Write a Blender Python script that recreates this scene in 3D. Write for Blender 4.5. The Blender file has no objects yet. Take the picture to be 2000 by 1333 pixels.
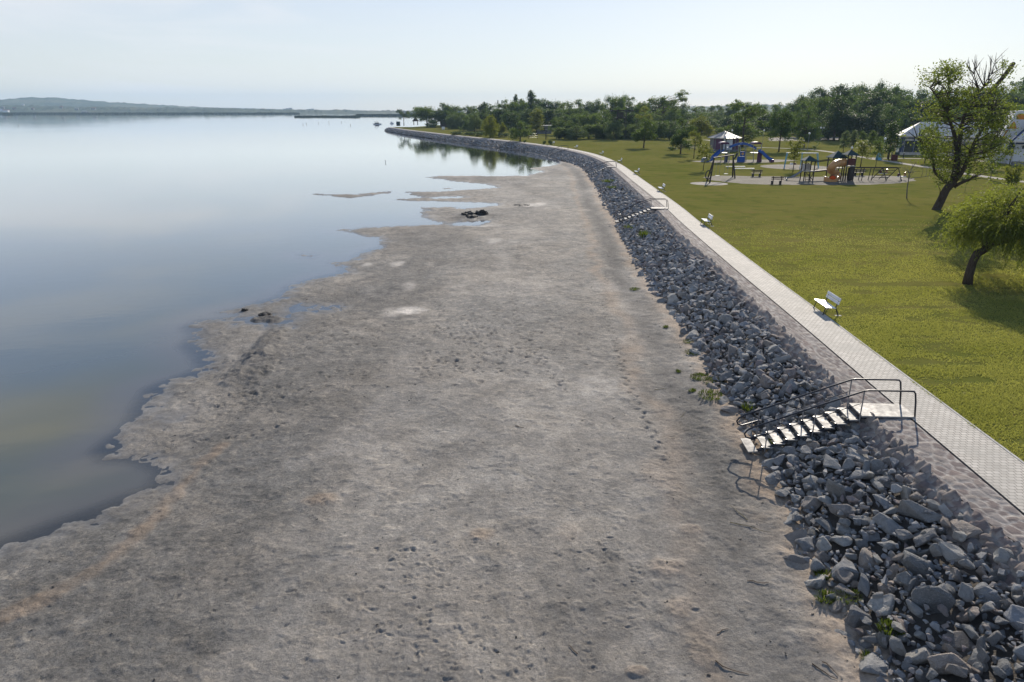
import bpy, bmesh, math, random
import numpy as np
from mathutils import Vector, Matrix, Euler, kdtree
random.seed(7); rng = np.random.default_rng(11)
SC = bpy.context.scene; COL = SC.collection
R_ = math.radians
# ---------------------------------------------------------------- camera model (photo 2000 x 1333)
CAMZ = 9.7; PITCH = R_(18.69); FPX = 1333.3; WZ = -1.9; MUDZ = -1.62
SUN_AZ = R_(23.0); SUN_EL = R_(25.0)
cP, sP = math.cos(PITCH), math.sin(PITCH)
def ray(px, py):
    u = (px-1000)/FPX; v = -(py-666.5)/FPX
    return (u, cP+v*sP, -sP+v*cP)
def at(px, py, z=0.0):
    d = ray(px, py); t = (z-CAMZ)/d[2]
    return np.array((d[0]*t, d[1]*t, z))
def onplane(px, py, Y):
    d = ray(px, py); t = Y/d[1]
    return np.array((d[0]*t, Y, CAMZ+d[2]*t))
def proj(P):
    P = np.asarray(P, float); y = P[..., 1]; z = P[..., 2]-CAMZ
    zd = y*cP - z*sP; up = y*sP + z*cP
    return 1000+FPX*P[..., 0]/zd, 666.5-FPX*up/zd, zd
# ---------------------------------------------------------------- noise in numpy
def _h(ix, iy, seed):
    n = (ix.astype(np.int64)*374761393 + iy.astype(np.int64)*668265263 + seed*1442695041) & 0x7fffffff
    n = ((n ^ (n >> 13))*1274126177) & 0x7fffffff
    return ((n ^ (n >> 16)) & 0xffff)/65535.0
def vnoise(x, y, seed=0):
    x = np.asarray(x, float); y = np.asarray(y, float)
    ix = np.floor(x); iy = np.floor(y); fx = x-ix; fy = y-iy
    fx = fx*fx*(3-2*fx); fy = fy*fy*(3-2*fy)
    a = _h(ix, iy, seed); b = _h(ix+1, iy, seed); c = _h(ix, iy+1, seed); d = _h(ix+1, iy+1, seed)
    return (a*(1-fx)+b*fx)*(1-fy)+(c*(1-fx)+d*fx)*fy
def fbm(x, y, seed=0, o=4):
    s = 0; a = .5; t = 0
    for i in range(o):
        s = s+a*vnoise(x, y, seed+i*17); t += a; a *= .5; x = x*2.03+3.1; y = y*2.03+1.7
    return s/t
def sstep(a, b, x):
    t = np.clip((x-a)/(b-a), 0, 1); return t*t*(3-2*t)
def voro(x, y, seed=0, jit=.9):
    ix = np.floor(x); iy = np.floor(y)
    f1 = np.full(x.shape, 9.); f2 = np.full(x.shape, 9.); idv = np.zeros(x.shape)
    for dx in (-1, 0, 1):
        for dy in (-1, 0, 1):
            cx = ix+dx; cy = iy+dy
            px = cx+.5+(_h(cx, cy, seed)-.5)*jit; py = cy+.5+(_h(cx, cy, seed+5)-.5)*jit
            d = np.hypot(px-x, py-y); r = _h(cx, cy, seed+9)
            closer = d < f1
            f2 = np.where(closer, f1, np.minimum(f2, d)); idv = np.where(closer, r, idv); f1 = np.where(closer, d, f1)
    return f1, f2, idv
# ---------------------------------------------------------------- objects
def tag(o, label=None, cat=None, group=None, kind=None):
    if label: o['label'] = label
    if cat: o['category'] = cat
    if group: o['group'] = group
    if kind: o['kind'] = kind
    return o
def empty(name, loc, rz=0, label=None, cat=None, group=None):
    o = bpy.data.objects.new(name, None); COL.objects.link(o)
    o.empty_display_size = .3
    o.location = tuple(float(v) for v in loc); o.rotation_euler = (0, 0, rz)
    return tag(o, label, cat, group)
def mesh_data(name, V, F, mats, attrs=None, smooth=False, midx=None, uv=None):
    V = np.asarray(V, np.float32).reshape(-1, 3)
    me = bpy.data.meshes.new(name)
    groups = F if isinstance(F, (list, tuple)) and len(F) and isinstance(F[0], np.ndarray) else None
    if groups is None and isinstance(F, np.ndarray): groups = [F]
    if groups is None:
        li = np.array([i for f in F for i in f], np.int32); cnt = np.array([len(f) for f in F], np.int32)
    else:
        li = np.concatenate([g.reshape(-1) for g in groups]).astype(np.int32)
        cnt = np.concatenate([np.full(len(g), g.shape[1], np.int32) for g in groups])
    st = np.concatenate(([0], np.cumsum(cnt)[:-1])).astype(np.int32)
    me.vertices.add(len(V)); me.vertices.foreach_set('co', V.reshape(-1))
    me.loops.add(len(li)); me.loops.foreach_set('vertex_index', li)
    me.polygons.add(len(cnt)); me.polygons.foreach_set('loop_start', st)
    me.polygons.foreach_set('loop_total', cnt)
    for m in (mats if isinstance(mats, (list, tuple)) else [mats]): me.materials.append(m)
    if midx is not None: me.polygons.foreach_set('material_index', np.asarray(midx, np.int32))
    me.update(calc_edges=True)
    me.polygons.foreach_set('use_smooth', np.full(len(cnt), bool(smooth)))
    if uv is not None:
        l = me.uv_layers.new(name='UVMap'); l.data.foreach_set('uv', np.asarray(uv, np.float32)[li].reshape(-1))
    for k, (dom, arr) in (attrs or {}).items():
        arr = np.asarray(arr, np.float32)
        if arr.ndim == 2:
            a = me.attributes.new(k, 'FLOAT_COLOR', dom); a.data.foreach_set('color', arr.reshape(-1))
        else:
            a = me.attributes.new(k, 'FLOAT', dom); a.data.foreach_set('value', arr)
    me.validate(); me.update()
    return me
def link(name, me, parent=None):
    o = bpy.data.objects.new(name, me); COL.objects.link(o)
    if parent: o.parent = parent
    return o
def grid_faces(nr, nc, keep=None):
    i = np.arange(nr*nc).reshape(nr, nc)
    q = np.stack([i[:-1, :-1], i[:-1, 1:], i[1:, 1:], i[1:, :-1]], -1)
    if keep is not None:
        k = keep.reshape(nr, nc); q = q[k[:-1, :-1] & k[:-1, 1:] & k[1:, 1:] & k[1:, :-1]]
    return q.reshape(-1, 4)
def compact(V, F, *A):
    u, inv = np.unique(F, return_inverse=True)
    return (V[u], inv.reshape(F.shape)) + tuple(a[u] for a in A)
class MB:
    def __init__(s): s.v = []; s.f = []
    def box(s, c, size, rz=0, rx=0, ry=0):
        M = Euler((rx, ry, rz)).to_matrix(); b = len(s.v); c = Vector([float(k) for k in c])
        for z in (-.5, .5):
            for x, y in ((-.5, -.5), (.5, -.5), (.5, .5), (-.5, .5)):
                s.v.append(tuple(c+M@Vector((x*size[0], y*size[1], z*size[2]))))
        for f in ((0, 3, 2, 1), (4, 5, 6, 7), (0, 1, 5, 4), (1, 2, 6, 5), (2, 3, 7, 6), (3, 0, 4, 7)):
            s.f.append(tuple(b+i for i in f))
        return s
    def tube(s, pts, rad, n=8, cap=True):
        pts = [Vector([float(k) for k in p]) for p in pts]
        if not isinstance(rad, (list, tuple)): rad = [rad]*len(pts)
        b = len(s.v); ref = None
        for i, p in enumerate(pts):
            a = pts[max(0, i-1)]; c = pts[min(len(pts)-1, i+1)]; d = (c-a)
            d = d.normalized() if d.length > 1e-9 else Vector((0, 0, 1))
            if ref is None: ref = d.orthogonal().normalized()
            ref = (ref-d*ref.dot(d));  ref = ref.normalized() if ref.length > 1e-6 else d.orthogonal().normalized()
            e = d.cross(ref)
            for k in range(n):
                t = 2*math.pi*k/n; s.v.append(tuple(p+(ref*math.cos(t)+e*math.sin(t))*rad[i]))
        for i in range(len(pts)-1):
            for k in range(n):
                s.f.append((b+i*n+k, b+i*n+(k+1) % n, b+(i+1)*n+(k+1) % n, b+(i+1)*n+k))
        if cap:
            s.f.append(tuple(b+k for k in reversed(range(n)))); s.f.append(tuple(b+(len(pts)-1)*n+k for k in range(n)))
        return s
    def poly(s, pts, faces):
        b = len(s.v); s.v += [tuple(float(k) for k in p) for p in pts]; s.f += [tuple(b+i for i in f) for f in faces]; return s
    def prism(s, outline, z0, z1):
        n = len(outline)
        return s.poly([(x, y, z0) for x, y in outline]+[(x, y, z1) for x, y in outline],
                      [tuple(reversed(range(n))), tuple(range(n, 2*n))]+[(i, (i+1) % n, n+(i+1) % n, n+i) for i in range(n)])
    def sphere(s, c, r, nu=12, nv=8, sz=(1, 1, 1)):
        b = len(s.v)
        for j in range(1, nv):
            a = math.pi*j/nv
            for i in range(nu):
                t = 2*math.pi*i/nu
                s.v.append((c[0]+r*sz[0]*math.sin(a)*math.cos(t), c[1]+r*sz[1]*math.sin(a)*math.sin(t), c[2]+r*sz[2]*math.cos(a)))
        s.v.append((c[0], c[1], c[2]+r*sz[2])); s.v.append((c[0], c[1], c[2]-r*sz[2])); T = len(s.v)-2; B = T+1
        for j in range(nv-2):
            for i in range(nu):
                s.f.append((b+j*nu+i, b+(j+1)*nu+i, b+(j+1)*nu+(i+1) % nu, b+j*nu+(i+1) % nu))
        for i in range(nu):
            s.f.append((T, b+i, b+(i+1) % nu)); s.f.append((B, b+(nv-2)*nu+(i+1) % nu, b+(nv-2)*nu+i))
        return s
    def build(s, name, m, parent=None, smooth=False):
        return link(name, mesh_data(name, s.v, s.f, m, smooth=smooth), parent)
def copy_tree(o, parent=None):
    c = o.copy(); COL.objects.link(c); c.parent = parent
    for ch in [k for k in bpy.data.objects if k.parent is o]: copy_tree(ch, c)
    return c
# ---------------------------------------------------------------- materials
class NT:
    def __init__(s, name):
        s.m = bpy.data.materials.new(name); s.m.use_nodes = True; s.t = s.m.node_tree; s.t.nodes.clear()
        s.out = s.n('ShaderNodeOutputMaterial')
    def n(s, typ, **kw):
        x = s.t.nodes.new(typ)
        for k, v in kw.items():
            if hasattr(x, k): setattr(x, k, v)
        return x
    def l(s, a, b): s.t.links.new(a, b)
    def val(s, sock, v):
        if hasattr(v, 'is_linked') or isinstance(v, bpy.types.NodeSocket): s.l(v, sock)
        else: sock.default_value = v
    def noise(s, vec, scale, detail=4, rough=.55, dist=0):
        x = s.n('ShaderNodeTexNoise'); x.inputs['Scale'].default_value = scale; x.inputs['Detail'].default_value = detail
        x.inputs['Roughness'].default_value = rough; x.inputs['Distortion'].default_value = dist
        if vec is not None: s.l(vec, x.inputs['Vector'])
        return x.outputs['Fac']
    def ramp(s, fac, stops):
        x = s.n('ShaderNodeValToRGB'); s.l(fac, x.inputs[0]); e = x.color_ramp.elements
        while len(e) < len(stops): e.new(.5)
        for q, (p, c) in zip(e, stops):
            q.position = p; q.color = (c, c, c, 1) if isinstance(c, (int, float)) else (*c, 1)
        return x.outputs[0]
    def mix(s, fac, a, b, typ='MIX'):
        x = s.n('ShaderNodeMix', data_type='RGBA', blend_type=typ)
        s.val(x.inputs[0], fac)
        for k, v in ((6, a), (7, b)):
            if isinstance(v, bpy.types.NodeSocket): s.l(v, x.inputs[k])
            else: x.inputs[k].default_value = (*v, 1) if not isinstance(v, (int, float)) else (v, v, v, 1)
        return x.outputs[2]
    def math(s, op, a, b=None, clamp=False):
        x = s.n('ShaderNodeMath', operation=op, use_clamp=clamp); s.val(x.inputs[0], a)
        if b is not None: s.val(x.inputs[1], b)
        return x.outputs[0]
    def mapr(s, v, a, b, c=0, d=1):
        x = s.n('ShaderNodeMapRange'); s.l(v, x.inputs[0])
        for i, k in enumerate((a, b, c, d)): x.inputs[1+i].default_value = k
        return x.outputs[0]
    def attr(s, name):
        x = s.n('ShaderNodeAttribute', attribute_name=name); return x
    def coord(s, kind='Object'): return s.n('ShaderNodeTexCoord').outputs[kind]
    def bump(s, h, strength=.5, dist=.02, normal=None):
        x = s.n('ShaderNodeBump'); s.l(h, x.inputs['Height']); x.inputs['Strength'].default_value = strength
        x.inputs['Distance'].default_value = dist
        if normal is not None: s.l(normal, x.inputs['Normal'])
        return x.outputs[0]
    def bsdf(s, col, rough=.8, metal=0, normal=None, spec=.3, coat=0):
        x = s.n('ShaderNodeBsdfPrincipled')
        if isinstance(col, bpy.types.NodeSocket): s.l(col, x.inputs['Base Color'])
        else: x.inputs['Base Color'].default_value = (*col, 1)
        s.val(x.inputs['Roughness'], rough); x.inputs['Metallic'].default_value = metal
        x.inputs['Specular IOR Level'].default_value = spec; x.inputs['Coat Weight'].default_value = coat
        if normal is not None: s.l(normal, x.inputs['Normal'])
        return x.outputs[0]
    def done(s, sh, vol=None):
        s.l(sh, s.out.inputs['Surface']); return s.m
def paint(name, c, rough=.5, metal=0, var=.25, scale=6, bump=.15, spec=.4):
    t = NT(name); v = t.coord()
    f = t.noise(v, scale, 5, .6)
    col = t.mix(t.mapr(f, .35, .7), tuple(k*(1-var) for k in c), tuple(min(1, k*(1+var*.5)) for k in c))
    nb = t.bump(t.noise(v, scale*6, 3), bump, .005)
    return t.done(t.bsdf(col, rough, metal, nb, spec))
def foliage(name, dark, light, trans=.35, rough=.55):
    t = NT(name); a = t.attr('tint').outputs['Fac']
    ob = t.n('ShaderNodeObjectInfo').outputs['Random']
    f = t.math('ADD', a, t.math('MULTIPLY', t.math('SUBTRACT', ob, .5), .35), True)
    col = t.mix(f, dark, light)
    d = t.bsdf(col, rough, 0, None, .1)
    tr = t.n('ShaderNodeBsdfTranslucent'); t.l(t.mix(.6, col, tuple(min(1, k*1.5) for k in (light[0]*1.1, light[1]*1.2, light[2]*.6))), tr.inputs[0])
    mx = t.n('ShaderNodeMixShader'); mx.inputs[0].default_value = trans; t.l(d, mx.inputs[1]); t.l(tr.outputs[0], mx.inputs[2])
    return t.done(mx.outputs[0])
M = {}
M['white_paint'] = paint('white_paint', (.72, .72, .73), .35)
M['white_slat'] = paint('white_slat', (.62, .63, .66), .3, 0, .12, 4)
M['iron'] = paint('black_iron', (.02, .022, .028), .45)
M['steel'] = paint('dark_steel', (.02, .024, .036), .35, .2)
M['galv'] = paint('galvanised_steel', (.3, .31, .33), .4, .7)
tt_ = NT('pale_tread'); cv_ = tt_.coord(); nn_ = tt_.noise(cv_, 4, 7, .75); mm_ = tt_.n('ShaderNodeMapping'); mm_.inputs['Scale'].default_value = (30, 1.5, 1); tt_.l(cv_, mm_.inputs[0]); gg_ = tt_.noise(mm_.outputs[0], 2, 4, .6)
M['tread'] = tt_.done(tt_.bsdf(tt_.mix(tt_.math('MULTIPLY', tt_.mapr(nn_, .4, .68), .7), tt_.mix(gg_, (.26, .25, .235), (.40, .385, .36)), (.16, .145, .13)), tt_.mapr(nn_, .3, .7, .48, .75), 0, tt_.bump(gg_, .4, .006), .3))
M['dark_wood'] = paint('dark_stained_timber', (.035, .026, .022), .7)
M['brown_wood'] = paint('brown_timber', (.07, .042, .028), .7)
M['blue_plastic'] = paint('blue_plastic', (.015, .09, .36), .35)
M['purple_plastic'] = paint('purple_plastic', (.09, .018, .075), .4)
M['teal_roof'] = paint('dark_green_roofing', (.012, .04, .042), .6)
M['tan_plastic'] = paint('tan_plastic', (.52, .27, .1), .3, 0, .12)
M['orange_plastic'] = paint('orange_plastic', (.72, .11, .015), .4)
M['red_panel'] = paint('maroon_panel', (.09, .012, .014), .5)
M['sky_blue_steel'] = paint('light_blue_steel', (.13, .36, .5), .4)
M['concrete'] = paint('pale_concrete', (.45, .43, .4), .85, 0, .2, 2)
M['grey_wall'] = paint('grey_render', (.17, .165, .17), .85, 0, .2, 1)
M['white_wall'] = paint('white_render', (.6, .6, .62), .8, 0, .12, .6)
M['white_roof'] = paint('white_sheet_roof', (.6, .56, .51), .5, 0, .1, 1)
M['grey_roof'] = paint('grey_sheet_roof', (.36, .33, .30), .4, .2, .2, 1)
M['navy'] = paint('navy_paint', (.012, .03, .1), .4)
M['mural_orange'] = paint('orange_mural_paint', (.55, .2, .02), .7)
M['globe'] = paint('opal_globe', (.8, .8, .78), .25, 0, .03)
M['thatch'] = paint('dark_thatch', (.05, .035, .028), .95)
M['red_tile'] = paint('clay_roof_tile', (.25, .09, .05), .8)
M['hull'] = paint('boat_hull', (.65, .66, .68), .3)
def bark(name, c):
    t = NT(name); v = t.coord(); mp = t.n('ShaderNodeMapping'); mp.inputs['Scale'].default_value = (6, 6, 1.2); t.l(v, mp.inputs[0])
    f = t.noise(mp.outputs[0], 3, 6, .7)
    col = t.mix(t.mapr(f, .3, .7), tuple(k*.5 for k in c), tuple(k*1.4 for k in c))
    return t.done(t.bsdf(col, .95, 0, t.bump(f, .9, .06), .1))
M['bark'] = bark('tree_bark', (.07, .054, .042)); M['bark_grey'] = bark('grey_dead_bark', (.16, .15, .145))
def glass():
    t = NT('window_glass'); return t.done(t.bsdf(t.mix(t.noise(t.coord(), .6, 3), (.015, .025, .03), (.05, .065, .06)), .06, 0, None, .6))
M['glass'] = glass()
LF = {'mid': foliage('leaf_mid_green', (.03, .055, .012), (.105, .145, .03), .42),
      'dark': foliage('leaf_dark_green', (.02, .04, .013), (.07, .105, .028), .38),
      'grey': foliage('leaf_grey_green', (.042, .065, .03), (.12, .155, .065), .4),
      'yellow': foliage('leaf_yellow_green', (.06, .075, .012), (.18, .19, .03), .4),
      'willow': foliage('leaf_willow', (.045, .066, .012), (.21, .225, .05), .48),
      'weed': foliage('leaf_weed', (.025, .045, .01), (.1, .125, .022), .35),
      'dry': foliage('reed_dry', (.09, .085, .05), (.2, .18, .1), .3)}
# ---------------------------------------------------------------- curves of the shore, digitised on the ground
def lift(pts, z): return np.array([at(x, y, z) for x, y in pts])[:, :2]
J_px = [(2000,1007),(1937,950),(1874,900),(1748,793),(1640,700),(1540,614),(1447,537),(1325,431),(1302,408),(1279,389),(1229,349),(1201,325),(1184,314),(1155,302),(1119,294),(1092,288.5),(1060,284.6),(1027,280),(995,276),(960,272.6),(932,269.5),(889,265.3),(848,260.5),(796,254.5),(772,251),(761,249)]
J = lift(J_px, 0)
d0 = J[0]-J[3]; d0 /= np.hypot(*d0)
J = np.vstack([J[0]+d0*26, J[0]+d0*13, J])
def resample(P, ds):
    L = np.concatenate(([0], np.cumsum(np.hypot(*np.diff(P, axis=0).T))))
    n = int(L[-1]/ds); s = np.linspace(0, L[-1], n)
    return np.stack([np.interp(s, L, P[:, 0]), np.interp(s, L, P[:, 1])], 1)
def gsmooth(P, sig):
    k = np.arange(-int(3*sig), int(3*sig)+1); w = np.exp(-k**2/(2*sig*sig)); w /= w.sum()
    n = len(k)//2
    pre = 2*P[0]-P[1:n+1][::-1]; post = 2*P[-1]-P[-n-1:-1][::-1]
    Q = np.vstack([pre, P, post])
    return np.stack([np.convolve(Q[:, i], w, 'valid') for i in (0, 1)], 1)
JD = resample(J, .5)
a_ = gsmooth(JD, 6); b_ = gsmooth(JD, 26)
w_ = sstep(90, 160, JD[:, 1])[:, None]; JD = a_*(1-w_)+b_*w_
JD = resample(JD, .5)
JS = np.concatenate(([0], np.cumsum(np.hypot(*np.diff(JD, axis=0).T)))); SMAX = JS[-1]
JT = np.gradient(JD, axis=0); JT = gsmooth(JT, 3); JT /= np.hypot(JT[:, 0], JT[:, 1])[:, None]
JN = np.stack([-JT[:, 1], JT[:, 0]], 1)          # lakeward
def st(s, t):
    s = np.asarray(s, float); t = np.asarray(t, float)
    f = lambda A: np.interp(s, JS, A)
    return np.stack([f(JD[:, 0])+f(JN[:, 0])*t, f(JD[:, 1])+f(JN[:, 1])*t], -1)
def to_st(P):
    P = np.asarray(P, float).reshape(-1, 2); S = np.empty(len(P)); T = np.empty(len(P))
    A = JD[::4]; AS = JS[::4]; AN = JN[::4]
    for i in range(0, len(P), 4000):
        q = P[i:i+4000]; d = ((q[:, None]-A[None])**2).sum(-1); k = d.argmin(1)
        v = q-A[k]; S[i:i+4000] = AS[k]+(v[:, 0]*AN[k, 1]*1.-v[:, 1]*AN[k, 0]) if False else AS[k]+v[:, 0]*(AN[k, 1])+v[:, 1]*(-AN[k, 0])
        T[i:i+4000] = v[:, 0]*AN[k, 0]+v[:, 1]*AN[k, 1]
    return S, T
C_px = [(2000,1072),(1916,1010),(1868,968),(1799,904),(1634,751),(1610,724),(1428,543),(1397,515),(1355,482),(1313,442),(1287,414),(1219,350)]
T_px = [(1760,1333),(1727,1292),(1649,1274),(1628,1238),(1610,1154),(1600,1110),(1565,1070),(1530,1000),(1514,964),(1511,892),(1440,830),(1409,757),(1385,735),(1360,705),(1358,672),(1337,647),(1330,630),(1312,609),(1277,567),(1266,555),(1252,532),(1224,480),(1195,427),(1178,400),(1163,368),(1151,349),(1140,333),(1119,320),(1100,314),(1077,307.5)]
T_far = [(1056,302),(1032,297),(996,292),(960,288.5),(935,284.5),(883,277),(850,272.7),(818,267.5),(779,261.5),(762,258)]
def widths(P):
    S, T = to_st(P); k = S.argsort(); return S[k], T[k]
cs, cw = widths(lift(C_px, -.03)); ts, tw = widths(np.vstack([lift(T_px, MUDZ), lift(T_far, WZ)]))
tw = np.clip(tw, 3.3, 7.5)+.3*sstep(6, -6, ts-float(to_st(np.array([[13.1, 14.]]))[0][0]))
def wcap(s): return np.interp(s, cs, np.clip(cw, .8, 1.3))
def wtoe(s):
    k = np.linspace(-2, 2, 5); return sum(np.interp(np.asarray(s)+o*(1+np.asarray(s)*.02), ts, tw) for o in k)/5
PW = 1.68
# ---------------------------------------------------------------- lake outline
S_px = [(0,1070),(81,1042),(162,1009),(243,977),(292,959),(320,941),(320,916),(283,900),(219,892),(206,876),(227,856),(259,831),(283,795),(300,762),(324,750),(364,734),(397,718),(389,694),(368,673),(381,657),(368,637),(397,627),(452,622),(470,612),(437,611),(506,592),(555,580),(560,572),(569,561),(614,546),(674,531),(671,522),(647,514),(686,511),(710,492),(746,483),(746,468),(710,459),(665,450),(710,444.5),(824,440),(872,438.5),(835,428),(821,420),(830,406),(884,404),(905,408),(977,402),(956,397),(875,394),(767,391.7),(776,388.5),(833,386),(797,381),(797,374.5),(860,375),(965,366.5),(968,364.5),(944,360),(884,355.5),(833,346.8),(860,344),(1031,344),(1058,335),(1028,329),(1070,325.5),(1097,317.5)]
SH = lift(S_px, WZ)
far_s = np.linspace(to_st(SH[-1:])[0][0]+4, SMAX, 40)
TIP = st(SMAX, 0)
toe_far = st(far_s, wtoe(far_s)-.7)
tt = JT[-1]; nn = JN[-1]
tipring = np.array([TIP+nn*5*math.cos(a)+tt*9*math.sin(a) for a in np.linspace(.2, math.pi*.8, 8)])
SHORE = np.vstack([[-60, -40], [-30, 2], SH, toe_far, tipring])
back = np.array([TIP-nn*14+tt*2, [-20, 640], [60, 900], [400, 1500], [900, 2300]])
LAKE = np.vstack([SHORE, back, [[900, 6000], [-6000, 6000], [-6000, -40]]])
ISL = [lift([(608,378.3),(650,379.5),(700,380),(735,376),(766,373),(768,376),(720,384),(680,387.5),(630,383)], WZ),
       lift([(860,368),(885,367.2),(889,369),(870,369.3)], WZ), lift([(588,498),(615,500),(605,503)], WZ)]
PUD = [lift([(565,604),(572,597),(610,597),(646,601),(640,607),(600,607),(575,614),(560,640),(552,640),(560,618)], WZ),
       lift([(470,624),(500,621),(545,619),(548,626),(520,637),(490,635)], WZ), lift([(303,822),(318,819),(335,818),(333,823),(315,827)], WZ),
       lift([(840,386),(905,384),(905,386),(850,388)], WZ), lift([(880,441),(905,434),(945,428),(958,433),(930,441)], WZ)]
def segdist(P, Q, closed=True):
    A = Q; B = np.roll(Q, -1, 0)
    if not closed: A, B = Q[:-1], Q[1:]
    out = np.full(len(P), 1e18)
    for a, b in zip(A, B):
        ab = b-a; L = (ab**2).sum()+1e-12
        t = np.clip(((P-a)@ab)/L, 0, 1); d = P-a-t[:, None]*ab
        out = np.minimum(out, (d**2).sum(1))
    return np.sqrt(out)
def inside(P, Q):
    x, y = P[:, 0], P[:, 1]; c = np.zeros(len(P), bool); n = len(Q)
    for i in range(n):
        x1, y1 = Q[i]; x2, y2 = Q[(i+1) % n]
        if y1 == y2: continue
        k = ((y1 > y) != (y2 > y)) & (x < (x2-x1)*(y-y1)/(y2-y1)+x1); c ^= k
    return c
def land_dist(P):          # + on mud, - in water
    d = segdist(P, SHORE, False); d = np.where(inside(P, LAKE), -d, d)
    for q in ISL:
        e = segdist(P, q); d = np.maximum(d, np.where(inside(P, q), e, -e))
    for q in PUD:
        e = segdist(P, q); d = np.minimum(d, np.where(inside(P, q), -e, e))
    return d
# ---------------------------------------------------------------- mud flat
def world_ellipse(px, py, rx, ry):
    c = at(px, py, MUDZ); a = at(px+rx, py, MUDZ); b = at(px, py-ry, MUDZ)
    return c[0], c[1], max(.05, a[0]-c[0]), max(.05, b[1]-c[1])
th = np.arange(-1.05, .75, .0021)
rs = [4.]
while rs[-1] < 300: rs.append(rs[-1]+min(.01*rs[-1], max(.028, .95e-4*rs[-1]**2)))
rs = np.array(rs); RR, TH = np.meshgrid(rs, th, indexing='ij')
mx, my = (RR*np.sin(TH)).ravel(), (RR*np.cos(TH)).ravel(); PM = np.stack([mx, my], 1)
ld = np.full(len(PM), 1e3); mt = np.full(len(PM), 99.); ms = np.zeros(len(PM))
ok = (mx < 15) & (mx > -75)
ms[ok], mt[ok] = to_st(PM[ok])
ok &= (mt > 2.2) | (my < 4)
ld[ok] = land_dist(PM[ok]); ok &= ld > -14
keep = ok
MF = grid_faces(len(rs), len(th), keep)
PMc, MF, mld, mms, mmt = compact(PM, MF, ld, ms, mt)
x, y = PMc[:, 0], PMc[:, 1]
dtoe = mmt-wtoe(mms)
warp = (fbm(x*.5, y*.5, 3)-.5)*1.3+(fbm(x*2.0, y*2.0, 31, 4)-.5)*.9
ld_w = mld+warp*np.clip(.3+.012*y, .3, 1.6)
mz = WZ+np.where(ld_w > 0, .27*(1-np.exp(-(np.maximum(ld_w, 0)/4.6)**1.35)), -.34*(1-np.exp(ld_w/4)))
mz += (fbm(x*2.6, y*2.6, 33, 4)-.5)*.05*sstep(-2.2, -.2, mld)*sstep(3.5, .6, mld)
calm = sstep(-1.2, 1.2, mld)
mz += (fbm(x*.25, y*.25, 5)-.5)*.06*sstep(1, 6, mld)
mz += (fbm(x*1.3, y*1.3, 8)-.5)*.045*calm + (fbm(x*5, y*5, 9, 3)-.5)*.022*calm*sstep(60, 20, y)
lump = sstep(.55, .8, fbm(x*2.5, y*2.5, 21, 3)); mz += lump*.03*calm
mz += np.where(dtoe < 2.5, .14*sstep(2.5, -.3, dtoe), 0)+(fbm(x*3.2, y*3.2, 23, 3)-.5)*.09*sstep(3.2, .4, dtoe)
crust = np.zeros(len(x)); dark = np.zeros(len(x)); tan = np.zeros(len(x))
def blob(lst, arr, soft=.35, hgt=0, hs=0, seed=40):
    global mz
    for i, (px, py, rx, ry, w) in enumerate(lst):
        cx, cy, ax, ay = world_ellipse(px, py, rx, ry)
        k = (np.abs(x-cx) < ax*2) & (np.abs(y-cy) < ay*2)
        if not k.any(): continue
        q = np.hypot((x[k]-cx)/ax, (y[k]-cy)/ay)+(fbm(x[k]*1.6, y[k]*1.6, seed+i)-.5)*1.1
        f = sstep(1+soft, 1-soft, q)*w; arr[k] = np.maximum(arr[k], f)
        if hgt: mz[k] += f*hgt*(.4+1.2*fbm(x[k]*(3.5 if hs == 0 else hs), y[k]*(3.5 if hs == 0 else hs), seed+50+i, 3))
blob([(800,603,26,6,1),(765,606,20,9,.4),(1035,399,24,3,.9),(1055,397,12,2,1),(775,512,12,4,.7),(965,470,14,5,.6),(800,556,14,7,.45),(715,512,10,3,.6),(1170,755,38,24,.45),(1010,930,16,9,.4),(950,437,30,2.5,.7),(1180,560,30,10,.25),(700,880,150,30,.22),(880,850,160,25,.2),(1000,560,110,16,.2)], crust, .6)
blob([(494,712,46,34,1),(515,678,34,30,1),(532,648,24,24,1),(548,626,18,22,1),(520,616,50,9,1),(925,424,44,8,1),(1025,403,18,2.6,1),(940,447,18,2.4,.6),(690,806,110,24,.42),(640,790,60,16,.4),(900,760,120,25,.22),(1040,980,130,40,.25),(1150,660,120,50,.2),(320,815,30,7,.6),(720,1100,190,60,.22),(1130,1150,150,50,.25),(985,515,90,12,.3),(1200,960,70,50,.35)], dark, .5, 0)
blob([(494,710,38,30,.8),(515,676,26,24,.7),(532,648,18,20,.6),(520,616,34,5,.8),(925,423,26,5,.8)], np.zeros(len(x)), .4, .17, 5.5, 70)
blob([(625,972,36,13,1),(940,1044,26,12,.8),(1300,1112,36,16,.9),(1328,1188,30,22,.8),(1245,1312,20,10,.8),(1372,1280,24,26,.7),(1350,1035,20,11,.7),(1300,930,36,40,.6),(1110,1040,26,20,.3)], tan, .45, .06, 7, 110)
deb = lift([(432,862),(400,890),(345,945),(300,1000),(240,1062),(170,1115),(90,1158),(0,1200),(-150,1270)], MUDZ)
dd = segdist(PMc, resample(deb, 1.), False); dw = dd+(fbm(x*1.8, y*1.8, 61)-.5)*.55
tan = np.maximum(tan, sstep(.42, .05, dw)*np.clip(.35+1.0*fbm(x*2, y*2, 62), 0, 1))
mz += sstep(.3, .02, dw)*.05*fbm(x*4, y*4, 63, 3)
hn = fbm(x*.9, y*.9, 65)
tan = np.maximum(tan, sstep(1.2, .1, dtoe+(hn-.5)*1.4)*.95)
dark = np.maximum(dark, .5*sstep(.50, .62, fbm(x*.2, y*.13, 68, 6)+.22*(fbm(x*1.4, y*1.4, 168, 4)-.5))*sstep(28, 14, y))
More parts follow.
